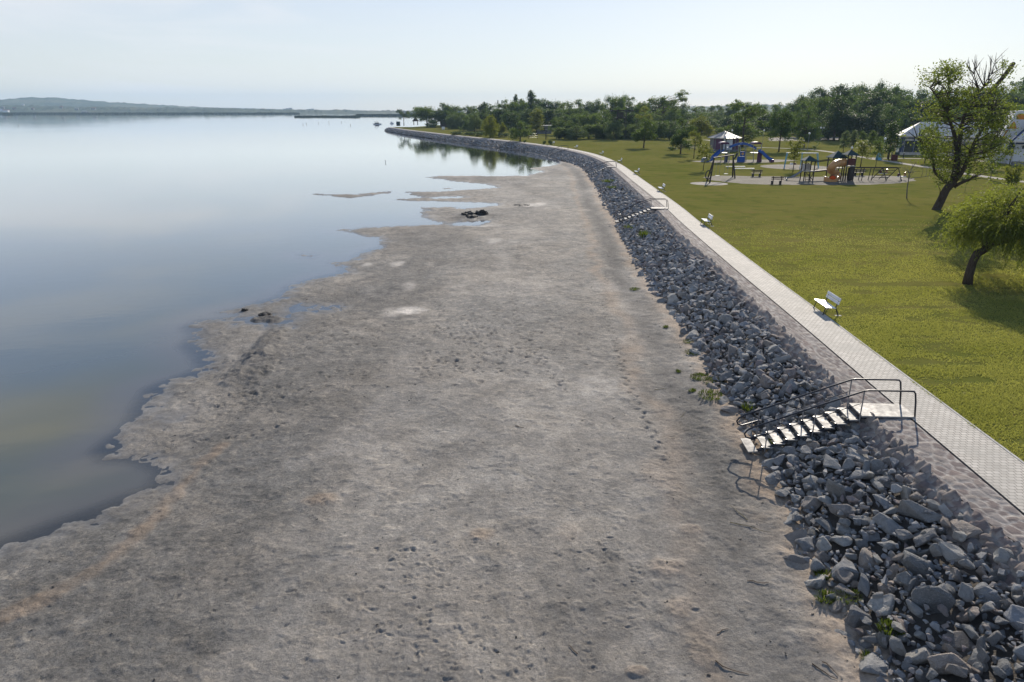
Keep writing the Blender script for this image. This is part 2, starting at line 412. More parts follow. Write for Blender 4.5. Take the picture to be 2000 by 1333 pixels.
dark = np.maximum(dark, .45*sstep(.50, .60, fbm(x*.13+4, y*.06, 69, 6)+.2*(fbm(x*1.1, y*1.1, 169, 4)-.5)))
crust = np.maximum(crust, .16*sstep(.5, .68, fbm(x*.22+9, y*.09, 70, 5)))
dark = np.maximum(dark, sstep(.7, 0, np.abs(dtoe-1.75+(fbm(x*.35, y*.35, 66)-.5)*1.5+(fbm(x*3, y*3, 166, 3)-.5)*.5)*.5)*np.clip(.75+.6*hn, 0, 1))
tan = np.maximum(tan, sstep(.8, 0, np.abs(dtoe-3.1+(fbm(x*.4, y*.4, 67)-.5)*1.8))*.8*hn*1.3)
dark = np.where((dtoe < .9) & (dtoe > -.5), dark*sstep(.2, 1., dtoe), dark)
# footprints and small pits
pits = []
for cx, cy, sx, sy, n in [(900,640,55,28,150),(960,690,75,30,130),(880,720,60,25,45),(1060,660,60,40,60),(530,770,45,16,34),(450,775,45,20,34),(420,690,30,30,24),(545,822,40,8,12),(650,720,60,30,26),(620,650,60,25,24),(700,655,40,16,14),(800,1068,60,22,26),(850,1110,90,35,30),(830,1160,140,45,40),(790,1235,150,40,40),(900,1290,190,35,70),(1150,1080,60,25,24),(1230,1140,70,60,36),(1350,850,40,30,40),(1420,900,40,40,40),(1100,1250,200,60,40),(350,1250,260,60,30),(300,850,40,18,24),(1080,520,40,60,30),(850,900,400,200,70)]:
    for _ in range(n):
        a, b = random.gauss(0, 1)*sx*.75, random.gauss(0, 1)*sy*.75
        if cy+b < 340 or cy+b > 1420: continue
        p = at(cx+a, cy+b, MUDZ); pits.append((p[0], p[1], random.uniform(.035, .075)*(1.3 if random.random() < .15 else 1)*(.85 if cy > 780 else 1.35), random.uniform(.012, .028)*(.85 if cy > 780 else 1.8)))
# trails of prints across the flat
for tr in ([(1015,470),(1000,560),(1010,640),(1100,760)], [(560,822),(500,840),(470,846),(380,850)], [(1190,470),(1180,600),(1230,760),(1300,900)], [(700,560),(640,620),(560,690),(470,760)]):
    q = resample(lift(tr, MUDZ), .42)
    for i, c in enumerate(q): pits.append((c[0]+(.1 if i % 2 else -.1)+random.uniform(-.05, .05), c[1]+random.uniform(-.06, .06), .085, .04))
kd = kdtree.KDTree(len(x))
for i in range(len(x)): kd.insert((x[i], y[i], 0), i)
kd.balance()
pd = np.zeros(len(x))
for (cx, cy, r, dp) in pits:
    ph = random.uniform(0, 6.28); ang = random.uniform(0, 6.28); ca, sa = math.cos(ang), math.sin(ang); el = random.uniform(1.2, 1.9)
    for co, i, dist in kd.find_range((cx, cy, 0), r*3.2):
        u = (co[0]-cx)*ca+(co[1]-cy)*sa; v = -(co[0]-cx)*sa+(co[1]-cy)*ca
        q = math.hypot(u/el, v)/r; an_ = math.atan2(v, u); q *= 1+.22*math.sin(2*an_+ph)+.14*math.sin(5*an_+ph*3)
        k = -math.exp(-(q**4)) + .34*math.exp(-((q-1.5)/.38)**2)*(1+.7*math.sin(an_+ph))
        pd[i] += k*dp
mz += np.clip(pd, -.07, .03)*sstep(.1, .8, mld)
dark = np.maximum(dark, np.clip(-pd*14-.1, 0, .38)*(1+1.1*sstep(20, 30, y)))  # pits darkened by depth: wet mud plus their shadow, put into the colour
mz = np.where(dtoe < 0, np.maximum(mz, WZ+.05), mz)
wet = sstep(.055, -.005, mz-WZ)
wet = np.maximum(wet, .8*sstep(2.2, .0, ld_w)*sstep(.38, .62, fbm(x*.6, y*.6, 75)))
tq = NT('mud'); cv = tq.coord('Object'); A = tq.attr('zone'); sep = tq.n('ShaderNodeSeparateColor'); tq.l(A.outputs['Color'], sep.inputs[0])
n1 = tq.noise(cv, .14, 6, .6, .6); n2 = tq.noise(cv, .9, 8, .68); n3 = tq.noise(cv, 6, 8, .75); n4 = tq.noise(cv, 26, 4, .75)
mp = tq.n('ShaderNodeMapping'); mp.inputs['Scale'].default_value = (1, 1.35, 1); tq.l(cv, mp.inputs[0])
n5 = tq.noise(mp.outputs[0], 2.4, 7, .7, .4)
c = tq.mix(tq.mapr(n1, .40, .58), (.205, .194, .176), (.278, .248, .21))
c = tq.mix(tq.math('MULTIPLY', tq.mapr(n2, .47, .62), .85), c, (.135, .13, .122))
c = tq.mix(tq.math('MULTIPLY', tq.mapr(n5, .5, .66), .75), c, (.37, .325, .268))
c = tq.mix(tq.math('MULTIPLY', tq.mapr(n3, .50, .68), .85), c, (.10, .096, .092))
c = tq.mix(tq.math('MULTIPLY', tq.mapr(n4, .54, .68), .7), c, (.085, .08, .075))
sp = tq.n('ShaderNodeTexVoronoi'); sp.inputs['Scale'].default_value = 3.1; tq.l(cv, sp.inputs['Vector'])
spk = tq.math('MULTIPLY', tq.math('LESS_THAN', sp.outputs['Distance'], .075), tq.math('GREATER_THAN', tq.noise(cv, 2.3, 2), .52))
c = tq.mix(tq.math('MULTIPLY', spk, .75), c, (.045, .045, .048))
c = tq.mix(tq.math('MULTIPLY', sep.outputs[2], tq.mapr(n3, .2, .6, .35, 1)), c, tq.mix(n3, (.16, .112, .075), (.45, .345, .25)))
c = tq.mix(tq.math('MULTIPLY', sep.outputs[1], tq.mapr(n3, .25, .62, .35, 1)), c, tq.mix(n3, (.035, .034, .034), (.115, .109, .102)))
c = tq.mix(tq.math('MULTIPLY', sep.outputs[0], tq.mapr(n3, .3, .55, .4, 1)), c, (.56, .51, .45))
c = tq.mix(tq.math('MULTIPLY', A.outputs['Alpha'], .6), c, (.135, .122, .105))
n6 = tq.noise(cv, 11, 9, .82); n7 = tq.noise(cv, 1.7, 6, .7, .8)
gr = tq.n('ShaderNodeHueSaturation'); tq.l(c, gr.inputs['Color'])
tq.l(tq.math('MULTIPLY', tq.math('MULTIPLY', tq.mapr(n6, .36, .64, .74, 1.3), tq.mapr(n7, .36, .64, .84, 1.18)), tq.mapr(tq.noise(cv, .33, 7, .62, 1.2), .38, .62, .88, 1.15)), gr.inputs['Value']); c = gr.outputs[0]
rough = tq.mapr(A.outputs['Alpha'], 0, 1, .93, .3)
hb = tq.math('ADD', tq.math('MULTIPLY', n3, .7), tq.math('ADD', tq.math('MULTIPLY', n6, .5), tq.math('MULTIPLY', n5, .35)))
bp = tq.n('ShaderNodeBump'); tq.l(hb, bp.inputs['Height']); bp.inputs['Distance'].default_value = .075
tq.l(tq.mapr(A.outputs['Alpha'], 0, 1, .95, .12), bp.inputs['Strength'])
M['mud'] = tq.done(tq.bsdf(c, rough, 0, bp.outputs[0], .3))
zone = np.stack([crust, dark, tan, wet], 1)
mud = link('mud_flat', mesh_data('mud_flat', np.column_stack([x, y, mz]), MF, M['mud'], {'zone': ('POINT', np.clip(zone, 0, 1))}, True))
tag(mud, 'grey brown dried mud flat with footprints between water and rock bank', 'mud flat', kind='structure')
_mkd, _mz = kd, mz
def mud_z(px_, py_):
    return float(_mz[_mkd.find((px_, py_, 0))[1]])
# ---------------------------------------------------------------- lake
th = np.arange(-1.45, 1.0, .0055); rs = [3.]
while rs[-1] < 7000: rs.append(rs[-1]*1.013)
rs = np.array(rs); RR, TH = np.meshgrid(rs, th, indexing='ij'); P = np.stack([(RR*np.sin(TH)).ravel(), (RR*np.cos(TH)).ravel()], 1)
near = (np.hypot(P[:, 0], P[:, 1]) < 700); ld = np.full(len(P), -50.); ld[near] = land_dist(P[near])
keep = ld > -1e9
keep &= ld < 7
wf = grid_faces(len(rs), len(th), keep); Pw, wf, wl = compact(P, wf, ld)
wj = (fbm(Pw[:, 0]*.3, Pw[:, 1]*.3, 91)-.5)*2.
deep = .25+.75*sstep(.15, -.9, wl+wj*.3); far_ = sstep(-.3, -3.4, wl+wj*.7)
_c = at(90, 815, WZ); silt = .85*sstep(1.6, .3, np.hypot((Pw[:, 0]-_c[0])/4.2, (Pw[:, 1]-_c[1])/3.4)+(fbm(Pw[:, 0]*.4, Pw[:, 1]*.4, 95)-.5)*.5)
t = NT('lake_water'); cv = t.coord('Object')
dep = t.attr('deep').outputs['Fac']
w1 = t.n('ShaderNodeMapping'); w1.inputs['Scale'].default_value = (1, 1.6, 1); t.l(cv, w1.inputs[0])
rip = t.math('ADD', t.math('MULTIPLY', t.noise(w1.outputs[0], .9, 3, .5), .6), t.math('MULTIPLY', t.noise(w1.outputs[0], 4.5, 2, .5), .12))
patch = t.mapr(t.noise(cv, .012, 3, .5, .5), .4, .62, .35, 1)
bp = t.n('ShaderNodeBump'); t.l(rip, bp.inputs['Height']); bp.inputs['Distance'].default_value = .06
t.l(t.math('MULTIPLY', patch, .17), bp.inputs['Strength'])
fr = t.n('ShaderNodeFresnel'); fr.inputs[0].default_value = 1.4; t.l(bp.outputs[0], fr.inputs[1])
gl = t.n('ShaderNodeBsdfGlossy'); gl.inputs['Roughness'].default_value = .035; gl.inputs[0].default_value = (1, 1, 1, 1); t.l(bp.outputs[0], gl.inputs['Normal'])
df = t.n('ShaderNodeBsdfDiffuse'); t.l(t.mix(t.attr('far').outputs['Fac'], (.105, .10, .09), t.mix(t.attr('silt').outputs['Fac'], t.mix(t.mapr(t.noise(cv, .045, 4, .55), .38, .62), (.075, .09, .088), (.09, .092, .06)), (.125, .112, .052))), df.inputs[0])
tr = t.n('ShaderNodeBsdfTransparent'); tr.inputs[0].default_value = (.93, .92, .88, 1)
m1 = t.n('ShaderNodeMixShader'); t.l(dep, m1.inputs[0]); t.l(tr.outputs[0], m1.inputs[1]); t.l(df.outputs[0], m1.inputs[2])
m2 = t.n('ShaderNodeMixShader'); t.l(t.math('MULTIPLY', fr.outputs[0], t.mapr(fr.outputs[0], .14, .45, 1, 1.38), True), m2.inputs[0]); t.l(m1.outputs[0], m2.inputs[1]); t.l(gl.outputs[0], m2.inputs[2])
M['water'] = t.done(m2.outputs[0])
lake = link('lake', mesh_data('lake', np.column_stack([Pw, np.full(len(Pw), WZ)]), wf, M['water'], {'silt': ('POINT', silt), 'deep': ('POINT', deep), 'far': ('POINT', far_)}, True))
tag(lake, 'calm shallow lake mirroring the pale sky', 'lake', kind='structure')
# bed under the deep water so nothing is hollow
t = NT('lake_bed'); M['bed'] = t.done(t.bsdf(t.mix(t.noise(t.coord(), .05, 4), (.05, .048, .03), (.08, .075, .045)), .9))
bed = link('lake_bed', mesh_data('lake_bed', [(-7000, -60, -2.6), (900, -60, -2.6), (900, 7000, -2.6), (-7000, 7000, -2.6)], [(0, 1, 2, 3)], M['bed']))
tag(bed, 'muddy lake bed', 'lake bed', kind='structure')
# ---------------------------------------------------------------- lawn (one sheet to the horizon)
ss = np.linspace(0, SMAX, 260); edge = st(ss, np.full(len(ss), -PW-.06))
poly = [tuple(p) for p in edge]+[tuple(TIP+tt*5-nn*4)]+[tuple(b) for b in back]+[(900, 2500), (7000, 2600), (7000, -60), (edge[0][0], -60)]
t = NT('lawn'); cv = t.coord('Object')
n1 = t.noise(cv, .06, 5, .6, .5); n2 = t.noise(cv, .45, 6, .65)
mp = t.n('ShaderNodeMapping'); mp.inputs['Scale'].default_value = (.35, 1.2, 1); t.l(cv, mp.inputs[0])
n3 = t.noise(mp.outputs[0], .5, 6, .65, .6); n4 = t.noise(cv, 9, 5, .7)
c = t.mix(t.mapr(n1, .35, .65), (.125, .135, .03), (.175, .165, .045))
c = t.mix(t.math('MULTIPLY', t.mapr(n3, .45, .68), .75), c, (.19, .16, .055))
c = t.mix(t.math('MULTIPLY', t.mapr(n2, .52, .72), .7), c, (.07, .092, .02))
c = t.mix(t.math('MULTIPLY', t.mapr(n4, .5, .75), .5), c, (.04, .054, .011))
bare = t.math('MULTIPLY', t.mapr(t.noise(cv, .21, 6, .7, 1.), .6, .74), .7)
c = t.mix(bare, c, (.19, .135, .05))
dfl = t.n('ShaderNodeBsdfDiffuse'); t.l(c, dfl.inputs[0]); t.l(t.bump(t.math('ADD', n4, t.math('MULTIPLY', n2, .6)), .8, .05), dfl.inputs['Normal']); M['lawn'] = t.done(dfl.outputs[0])
bm = bmesh.new(); vs = [bm.verts.new((p[0], p[1], 0)) for p in poly]; f = bm.faces.new(vs)
if f.normal.z < 0: f.normal_flip()
bmesh.ops.triangulate(bm, faces=[f]); me = bpy.data.meshes.new('lawn'); bm.to_mesh(me); bm.free(); me.materials.append(M['lawn'])
tag(link('lawn', me), 'mown park lawn of green and yellowing grass', 'lawn', kind='structure')
# ---------------------------------------------------------------- promenade and seawall
def stations(lo=0.04, k=.00022):
    s = [0.]
    while s[-1] < SMAX:
        p = st(s[-1], 0); r = math.hypot(p[0], max(p[1], 0)-0)
        s.append(s[-1]+(.25 if p[1] < 9 else min(3, max(lo, k*r*r*.8))))
    s[-1] = SMAX; return np.array(s)
SS = stations()
def strip(name, S, cols, zf, mat, parent=None, attrs=None, uv=False, smooth=True):
    g = np.array([[(s_, c_) for c_ in cols(s_)] for s_ in S]); nr, nc = g.shape[:2]
    P = st(g[..., 0], g[..., 1]); z = zf(g[..., 0], g[..., 1]) if callable(zf) else np.full(g.shape[:2], zf)
    V = np.dstack([P, z]).reshape(-1, 3); F = grid_faces(nr, nc)
    return link(name, mesh_data(name, V, F, mat, attrs, smooth, None, np.stack([g[..., 1], g[..., 0]], -1).reshape(-1, 2) if uv else None), parent)
t = NT('pavers'); uv = t.n('ShaderNodeUVMap').outputs[0]
br = t.n('ShaderNodeTexBrick'); t.l(uv, br.inputs['Vector']); br.offset = .5; br.squash = 1
for k, v in (('Scale', 1), ('Mortar Size', .012), ('Mortar Smooth', .3), ('Brick Width', .2), ('Row Height', .165), ('Bias', 0)): br.inputs[k].default_value = v
br.inputs['Color1'].default_value = (.43, .395, .345, 1); br.inputs['Color2'].default_value = (.56, .52, .46, 1); br.inputs['Mortar'].default_value = (.13, .12, .105, 1)
n = t.noise(t.coord('Object'), .7, 6, .65); n2 = t.noise(t.coord('Object'), 22, 4, .7)
c = t.mix(t.math('MULTIPLY', t.mapr(n, .42, .66), .65), br.outputs[0], (.33, .31, .275)); c = t.mix(t.math('MULTIPLY', t.mapr(n2, .5, .75), .3), c, (.33, .315, .28))
M['paver'] = t.done(t.bsdf(c, .8, 0, t.bump(t.math('ADD', t.math('MULTIPLY', br.outputs['Fac'], -1), t.math('MULTIPLY', n2, .2)), .5, .01), .3))
Sc = np.linspace(0, SMAX, 700)
pw = strip('promenade', Sc, lambda s: (-.02, -PW), lambda s, t_: np.full(s.shape, .03), M['paver'], uv=True, smooth=False)
tag(pw, 'grey block paved lakeside promenade', 'path', kind='structure')
ke = strip('kerb', Sc, lambda s: (-PW, -PW-.01, -PW-.08, -PW-.081), lambda s, t_: np.where((t_ < -PW-.0805), -.05, np.where(t_ > -PW-.005, -.02, .045)), M['concrete'], smooth=False)
tag(ke, 'thin concrete edging strip between paving and lawn', 'kerb', kind='structure')
t = NT('rubble_masonry'); cv = t.coord('Object'); a = t.attr('stone'); sp = t.n('ShaderNodeSeparateColor'); t.l(a.outputs['Color'], sp.inputs[0])
n3 = t.noise(cv, 9, 6, .7); n4 = t.noise(cv, 40, 4, .7); n5 = t.noise(cv, .8, 5, .6)
sc_ = t.ramp(sp.outputs[0], [(0, (.15, .125, .12)), (.25, (.21, .165, .15)), (.45, (.27, .245, .23)), (.62, (.15, .118, .112)), (.8, (.29, .25, .22)), (1, (.2, .175, .17))])
sc_ = t.mix(t.math('MULTIPLY', t.mapr(n3, .45, .7), .6), sc_, (.12, .10, .098))
mo = t.mix(n3, (.31, .285, .26), (.49, .45, .405))
c = t.mix(sp.outputs[1], mo, sc_); c = t.mix(t.math('MULTIPLY', t.mapr(n5, .5, .72), .5), c, (.13, .12, .115))
M['masonry'] = t.done(t.bsdf(c, .9, 0, t.bump(t.math('ADD', n3, t.math('MULTIPLY', n4, .4)), .8, .03), .2))
wall = empty('seawall', (0, 0, 0), 0, 'long rubble masonry seawall along the promenade, flat capped with a sloping lake face', 'seawall')
NCAP, NSL = 26, 40
def masonry(name, u0, u1, nc, prof, amp, seed, parent):
    s, u = np.meshgrid(SS, np.linspace(u0, u1, nc), indexing='ij'); wc = wcap(s)
    T, Z, nt, nz = prof(s, u, wc)
    P0 = st(s, T); fx, fy = (s/.36, (u*1.2)/.33) if name == 'cap' else (s/.30, (u*2.6)/.27)
    f1, f2, idv = voro(fx+(fbm(s*2, u*2, seed)-.5)*.5, fy, seed)
    e = f2-f1; mask = sstep(.06, .2, e); far = sstep(90, 40, s-20)
    fine = fbm(s*7, u*7, seed+3, 4)
    h = amp*(mask*(.35+1.1*idv)*(1-.35*f1*f1)+(fine-.5)*.7*mask+(fine-.5)*.25)*far
    h = h*sstep(0, .08, u-u0) if name == 'cap' else h
    nv = np.stack([np.interp(s, JS, JN[:, 0]), np.interp(s, JS, JN[:, 1])], -1)
    V = np.dstack([P0+nv*(nt*h)[..., None], Z+nz*h]).reshape(-1, 3)
    stn = np.stack([idv, mask, fine, np.ones_like(fine)], -1).reshape(-1, 4)
    return link(name, mesh_data(name, V, grid_faces(*s.shape), M['masonry'], {'stone': ('POINT', stn)}, True), parent)
def prof_cap(s, u, wc):
    T = .035+u*(wc-.035); return T, .012-.07*u, np.zeros_like(s), np.ones_like(s)
def prof_slope(s, u, wc):
    ang = .82; L = u*2.6
    cr = np.minimum(u*8, 1.)
    return wc+L*math.cos(ang), -.058-L*math.sin(ang), np.full_like(s, math.sin(ang))*cr, np.full_like(s, math.cos(ang))*cr+(1-cr)
masonry('cap', 0, 1, NCAP, prof_cap, .03, 3, wall); masonry('lake_face', 0, 1, NSL, prof_slope, .15, 14, wall)
jo = strip('joint', Sc, lambda s: (-.02, .036), -.02, M['iron'], wall)
# earth core behind everything so no view sees under the lawn edge
co = strip('core', Sc, lambda s: (-PW-.3, 0.2), -.06, M['concrete'], wall)
# ---------------------------------------------------------------- rock bank
def rock_proto(seed, detail):
    r = random.Random(seed); bm = bmesh.new()
    sx, sy, sz = 1, r.uniform(.62, .95), r.uniform(.45, .8)
    for i in range(r.randint(11, 16)):
        while True:
            v = Vector((r.uniform(-1, 1), r.uniform(-1, 1), r.uniform(-1, 1)))
            if .75 < v.length < 1.25: break
        bm.verts.new((v.x*sx, v.y*sy, v.z*sz))
    h = bmesh.ops.convex_hull(bm, input=bm.verts)
    bmesh.ops.delete(bm, geom=[v for v in bm.verts if not v.link_faces], context='VERTS')
    bmesh.ops.dissolve_limit(bm, angle_limit=.28, verts=bm.verts, edges=bm.edges)
    if detail:
        bmesh.ops.bevel(bm, geom=list(bm.edges), offset=.09, segments=1, affect='EDGES', clamp_overlap=True)
        bmesh.ops.triangulate(bm, faces=bm.faces)
        if detail > 1:
            bmesh.ops.subdivide_edges(bm, edges=[e for e in bm.edges if e.calc_length() > .3], cuts=1, use_grid_fill=True)
            bmesh.ops.triangulate(bm, faces=bm.faces)
            for v in bm.verts:
                from mathutils import noise as mn
                v.co += v.normal*(mn.noise(v.co*2.2+Vector((seed, 0, 0)))*.10+mn.noise(v.co*6+Vector((seed, 3, 0)))*.035)
    bmesh.ops.triangulate(bm, faces=bm.faces)
    bmesh.ops.recalc_face_normals(bm, faces=bm.faces)
    V = np.array([v.co[:] for v in bm.verts]); F = np.array([[v.index for v in f.verts] for f in bm.faces]) if not bm.verts.index_update() else None
    bm.free(); return V, F
def rock_mat(name, use_obj):
    t = NT(name); cv = t.coord('Object')
    if use_obj: rnd = t.n('ShaderNodeObjectInfo').outputs['Random']
    else: rnd = t.attr('tint').outputs['Fac']
    n = t.noise(cv, 3.2 if use_obj else 5, 6, .65); n2 = t.noise(cv, 14 if use_obj else 24, 5, .7)
    c = t.ramp(rnd, [(0, (.18, .185, .19)), (.2, (.38, .375, .36)), (.42, (.27, .275, .285)), (.6, (.47, .45, .415)), (.8, (.22, .215, .215)), (.9, (.38, .325, .28)), (1, (.25, .2, .19))])
    c = t.mix(t.math('MULTIPLY', t.mapr(n, .42, .68), .55), c, (.17, .17, .17)); c = t.mix(t.math('MULTIPLY', t.mapr(n2, .5, .72), .4), c, (.56, .55, .52))
    if not use_obj: c = t.mix(1, c, (.84, .85, .88), 'MULTIPLY')
    return t.done(t.bsdf(c, .88, 0, t.bump(t.math('ADD', n2, n), .85, .05 if not use_obj else .12), .25))
M['rock'] = rock_mat('limestone_boulder', True); M['rubble'] = rock_mat('limestone_rubble', False)
NP = 16
PR = [rock_proto(100+i, 2) for i in range(NP)]; PR1 = [rock_proto(100+i, 1) for i in range(NP)]; PR0 = [rock_proto(100+i, 0) for i in range(NP)]
s_cam0 = float(to_st(np.array([[13.1, 8.]]))[0][0]); s60 = float(to_st(np.array([[13.6, 70.]]))[0][0])
rocks = []   # s, t, r, z
cell = {}
def try_rock(s, t_, r, f=.86, layer=0):
    ci, cj = int(s/.5), int(t_/.5)
    for i in range(ci-2, ci+3):
        for j in range(cj-2, cj+3):
            for (a, b, q) in cell.get((i, j, layer), ()):
                if (a-s)**2+(b-t_)**2 < ((r+q)*f)**2: return False
    cell.setdefault((ci, cj, layer), []).append((s, t_, r)); return True
def t_range(s):
    wc = float(wcap(s)); b = wc+.42+.26*math.sin(s*.7)+.2*math.sin(s*2.1+1); return b, float(wtoe(s))
def bank_z(s, t_):
    b, e = t_range(s); k = (t_-b)/(e-b); return -.5+(MUDZ-.02+.5)*min(max(k, 0), 1.1)+.16*math.sin(min(max(k, 0), 1)*math.pi)
def fill(s0, s1, n, r0, r1, f, layer=0, dz=0, toe_bias=0):
    for _ in range(int(n*(s1-s0))):
        s = random.uniform(s0, s1); b, e = t_range(s); t_ = random.uniform(b-.1, e+.2)
        if False and toe_bias and random.random() < toe_bias: t_ = e+random.uniform(-.2, .35)
        if r0 > .2 and t_ < b+.15 and random.random() < .5: continue
        r = r0+(r1-r0)*random.random()**1.7
        if try_rock(s, t_, r, f, layer): rocks.append((s, t_, r, bank_z(s, t_)+r*.22+dz))
fill(s_cam0-3, s60-25, 16, .36, .5, .95); fill(0, s60, 26, .27, .42, .84); fill(0, s60, 110, .17, .27, .76); fill(0, s60, 260, .09, .17, .72)
fill(0, s60, 40, .13, .27, .95, 1, .17); fill(s_cam0-2, s60-25, 260, .05, .1, .72); fill(s_cam0-2, s60-25, 160, .06, .12, .9, 1, .12)
s200 = float(min(SMAX-5, s60+150))
fill(s60, s200, 14, .24, .4, .84); fill(s60, s200, 50, .16, .26, .78); fill(s200, SMAX-1, 14, .28, .46, .9)
STEP_S = [float(to_st(at(a, b)[:2].reshape(1, 2))[0][0]) for a, b in ((1772, 806), (1300, 408), (1203, 327), (1120, 292.3), (1014, 278.6))]
_keep = []
for (s, t_, r, z) in rocks:
    if any(abs(s-q) < .55+r*.7 for q in STEP_S):
        lim = -.16 if t_ < 1.62 else -.12-(t_-1.62)*.41-.1
        if t_+r > 5.0 or t_ < 1.4: 
            if r > .16: continue
        z = min(z, lim-r*.75)
        if z < MUDZ-.25: continue
    _keep.append((s, t_, r, z))
rocks = np.array(_keep)
RP = st(rocks[:, 0], rocks[:, 1]); RXYZ = np.column_stack([RP, rocks[:, 3]])
px_, py_, zd_ = proj(RXYZ)
score = rocks[:, 2]/zd_; vis = (zd_ > 3) & (px_ > 5) & (px_ < 1995) & (py_ > 60) & (py_ < 1326)
order = np.argsort(np.where(vis, -score, 9)); pick = order[:300]; pickset = set(pick.tolist())
rock_meshes = [mesh_data('boulder', V, F, M['rock']) for V, F in PR]
def rot_rand():
    return Euler((random.gauss(0, .45), random.gauss(0, .45), random.uniform(0, 6.28)))
def rock_label(i):
    s, t_, r, z = rocks[i]; b, e = t_range(s); k = (t_-b)/(e-b)
    size = 'large' if r > .33 else 'medium sized' if r > .24 else 'small'
    row = ('at the muddy toe' if k > .82 else 'low on the bank' if k > .55 else 'halfway up the bank' if k > .28 else 'against the masonry')
    if py_[i] < 880: where = 'beyond the nearest steps'
    elif py_[i] < 1010: where = 'below the nearest steps'
    elif py_[i] < 1160: where = 'midway along the near bank'
    else: where = 'in the front corner'
    return '%s grey boulder %s, %s' % (size, row, where)
for i in pick:
    s, t_, r, z = rocks[i]; o = link('boulder', rock_meshes[int(i) % NP])
    o.location = tuple(float(v) for v in RXYZ[i]); o.rotation_euler = rot_rand(); k = float(r)*1.06
    o.scale = (k*random.uniform(.95, 1.3), k*random.uniform(.9, 1.1), k*random.uniform(.85, 1.1))
    tag(o, rock_label(i), 'boulder', 'grey boulders of the rock bank')
def merge_rocks(idx, protos):
    Vs, Fs, Ts = [], [], []; off = 0
    idx = np.array(idx, int)
    for p in range(NP):
        k = idx[idx % NP == p]
        if not len(k): continue
        V, F = protos[p]; n = len(k)
        Rm = np.array([rot_rand().to_matrix() for _ in k]); scl = rocks[k, 2][:, None]*1.06*np.column_stack([np.random.uniform(.95, 1.3, n), np.random.uniform(.9, 1.1, n), np.random.uniform(.85, 1.1, n)])
        W = np.einsum('nij,nvj->nvi', Rm, V[None]*scl[:, None])+RXYZ[k][:, None]
        Vs.append(W.reshape(-1, 3)); Fs.append((F[None]+(np.arange(n)*len(V))[:, None, None]+off).reshape(-1, 3)); off += n*len(V)
        Ts.append(np.repeat(np.random.rand(n), len(V)))
    return np.concatenate(Vs), np.concatenate(Fs), np.concatenate(Ts)
np.random.seed(5)
rest = [i for i in range(len(rocks)) if i not in pickset]
n_ = [i for i in rest if zd_[i] < 34]; m_ = [i for i in rest if 34 <= zd_[i] < 75]; f_ = [i for i in rest if zd_[i] >= 75]
parts = [merge_rocks(k, p) for k, p in ((n_, PR), (m_, PR1), (f_, PR0)) if len(k)]
V = np.concatenate([p[0] for p in parts]); T_ = np.concatenate([p[2] for p in parts]); F = []; o_ = 0
for p in parts: F.append(p[1]+o_); o_ += len(p[0])
ru = link('rubble', mesh_data('rubble', V, np.concatenate(F), M['rubble'], {'tint': ('POINT', T_)}))
tag(ru, 'mass of grey limestone rubble covering the lakeside bank', 'rubble', kind='stuff')
t = NT('bank_earth'); M['earth'] = t.done(t.bsdf(t.mix(t.noise(t.coord(), 3, 5, .7), (.05, .045, .04), (.13, .115, .1)), .95, 0, t.bump(t.noise(t.coord(), 8, 5, .7), .8, .08)))
eb = strip('bank', np.linspace(0, SMAX, 900), lambda s: [t_range(s)[0]-.25+(t_range(s)[1]+.1-t_range(s)[0])*k for k in np.linspace(0, 1, 12)],
           lambda s, t_: np.vectorize(bank_z)(s, t_)-.1+(fbm(s*2, t_*2, 5)-.5)*.12, M['earth'])
tag(eb, 'dark earth slope under the rocks', 'bank', kind='structure')
print('rocks', len(rocks), 'SMAX', SMAX)
# ---------------------------------------------------------------- trees
def leaves(centres, n, L, spread, seed, W=.55, out=None, droop=0):
    r = np.random.default_rng(seed); C = np.asarray(centres, float); k = r.integers(0, len(C), n)
    P = C[k, :3]+r.normal(0, 1, (n, 3))*(C[k, 3:4] if C.shape[1] > 3 else spread)*np.array([1, 1, .75])
    nrm = r.normal(0, 1, (n, 3))+np.array([0, 0, .6]); nrm /= np.linalg.norm(nrm, axis=1)[:, None]
    a = np.cross(nrm, r.normal(0, 1, (n, 3))); a[:, 2] -= droop; a /= np.linalg.norm(a, axis=1)[:, None]; b = np.cross(nrm, a); b /= np.linalg.norm(b, axis=1)[:, None]
    l = L*r.uniform(.6, 1.3, n)[:, None]
    V = np.stack([P-a*l*.5, P+b*l*W*.5-nrm*l*.08, P+a*l*.5, P-b*l*W*.5-nrm*l*.08], 1).reshape(-1, 3)
    F = np.arange(4*n).reshape(-1, 4); ct = r.uniform(0, 1, len(C))
    tint = np.clip(r.uniform(0, 1, n)*.55+ct[k]*.45, 0, 1)
    return V, F, np.repeat(tint, 4)
def clumps(lobes, per, rad, seed):
    r = np.random.default_rng(seed); out = []
    for (cx, cy, cz, rx, ry, rz) in lobes:
        for _ in range(per):
            d = r.normal(0, 1, 3); d /= np.linalg.norm(d); q = r.uniform(.35, 1)**.6
            out.append((cx+d[0]*rx*q, cy+d[1]*ry*q, cz+d[2]*rz*q, rad*r.uniform(.6, 1.3)))
    return out
def limbs(mb, trunk_pts, centres, r0, seed, frac=.6, n=6):
    r = random.Random(seed)
    top = [Vector(p) for p in trunk_pts]
    for c in centres:
        if r.random() > frac: continue
        c = Vector(c[:3]); cand = [p for p in top if p.z < c.z-.1] or top[:1]
        p = min(cand, key=lambda p: (p-c).length*(1+.3*r.random()))
        m = p.lerp(c, .5)+Vector((r.uniform(-.2, .2), r.uniform(-.2, .2), r.uniform(0, .35)))*((c-p).length*.25)
        mb.tube([p, m, c], [r0, r0*.6, r0*.22], 5, False)
class Tree: pass
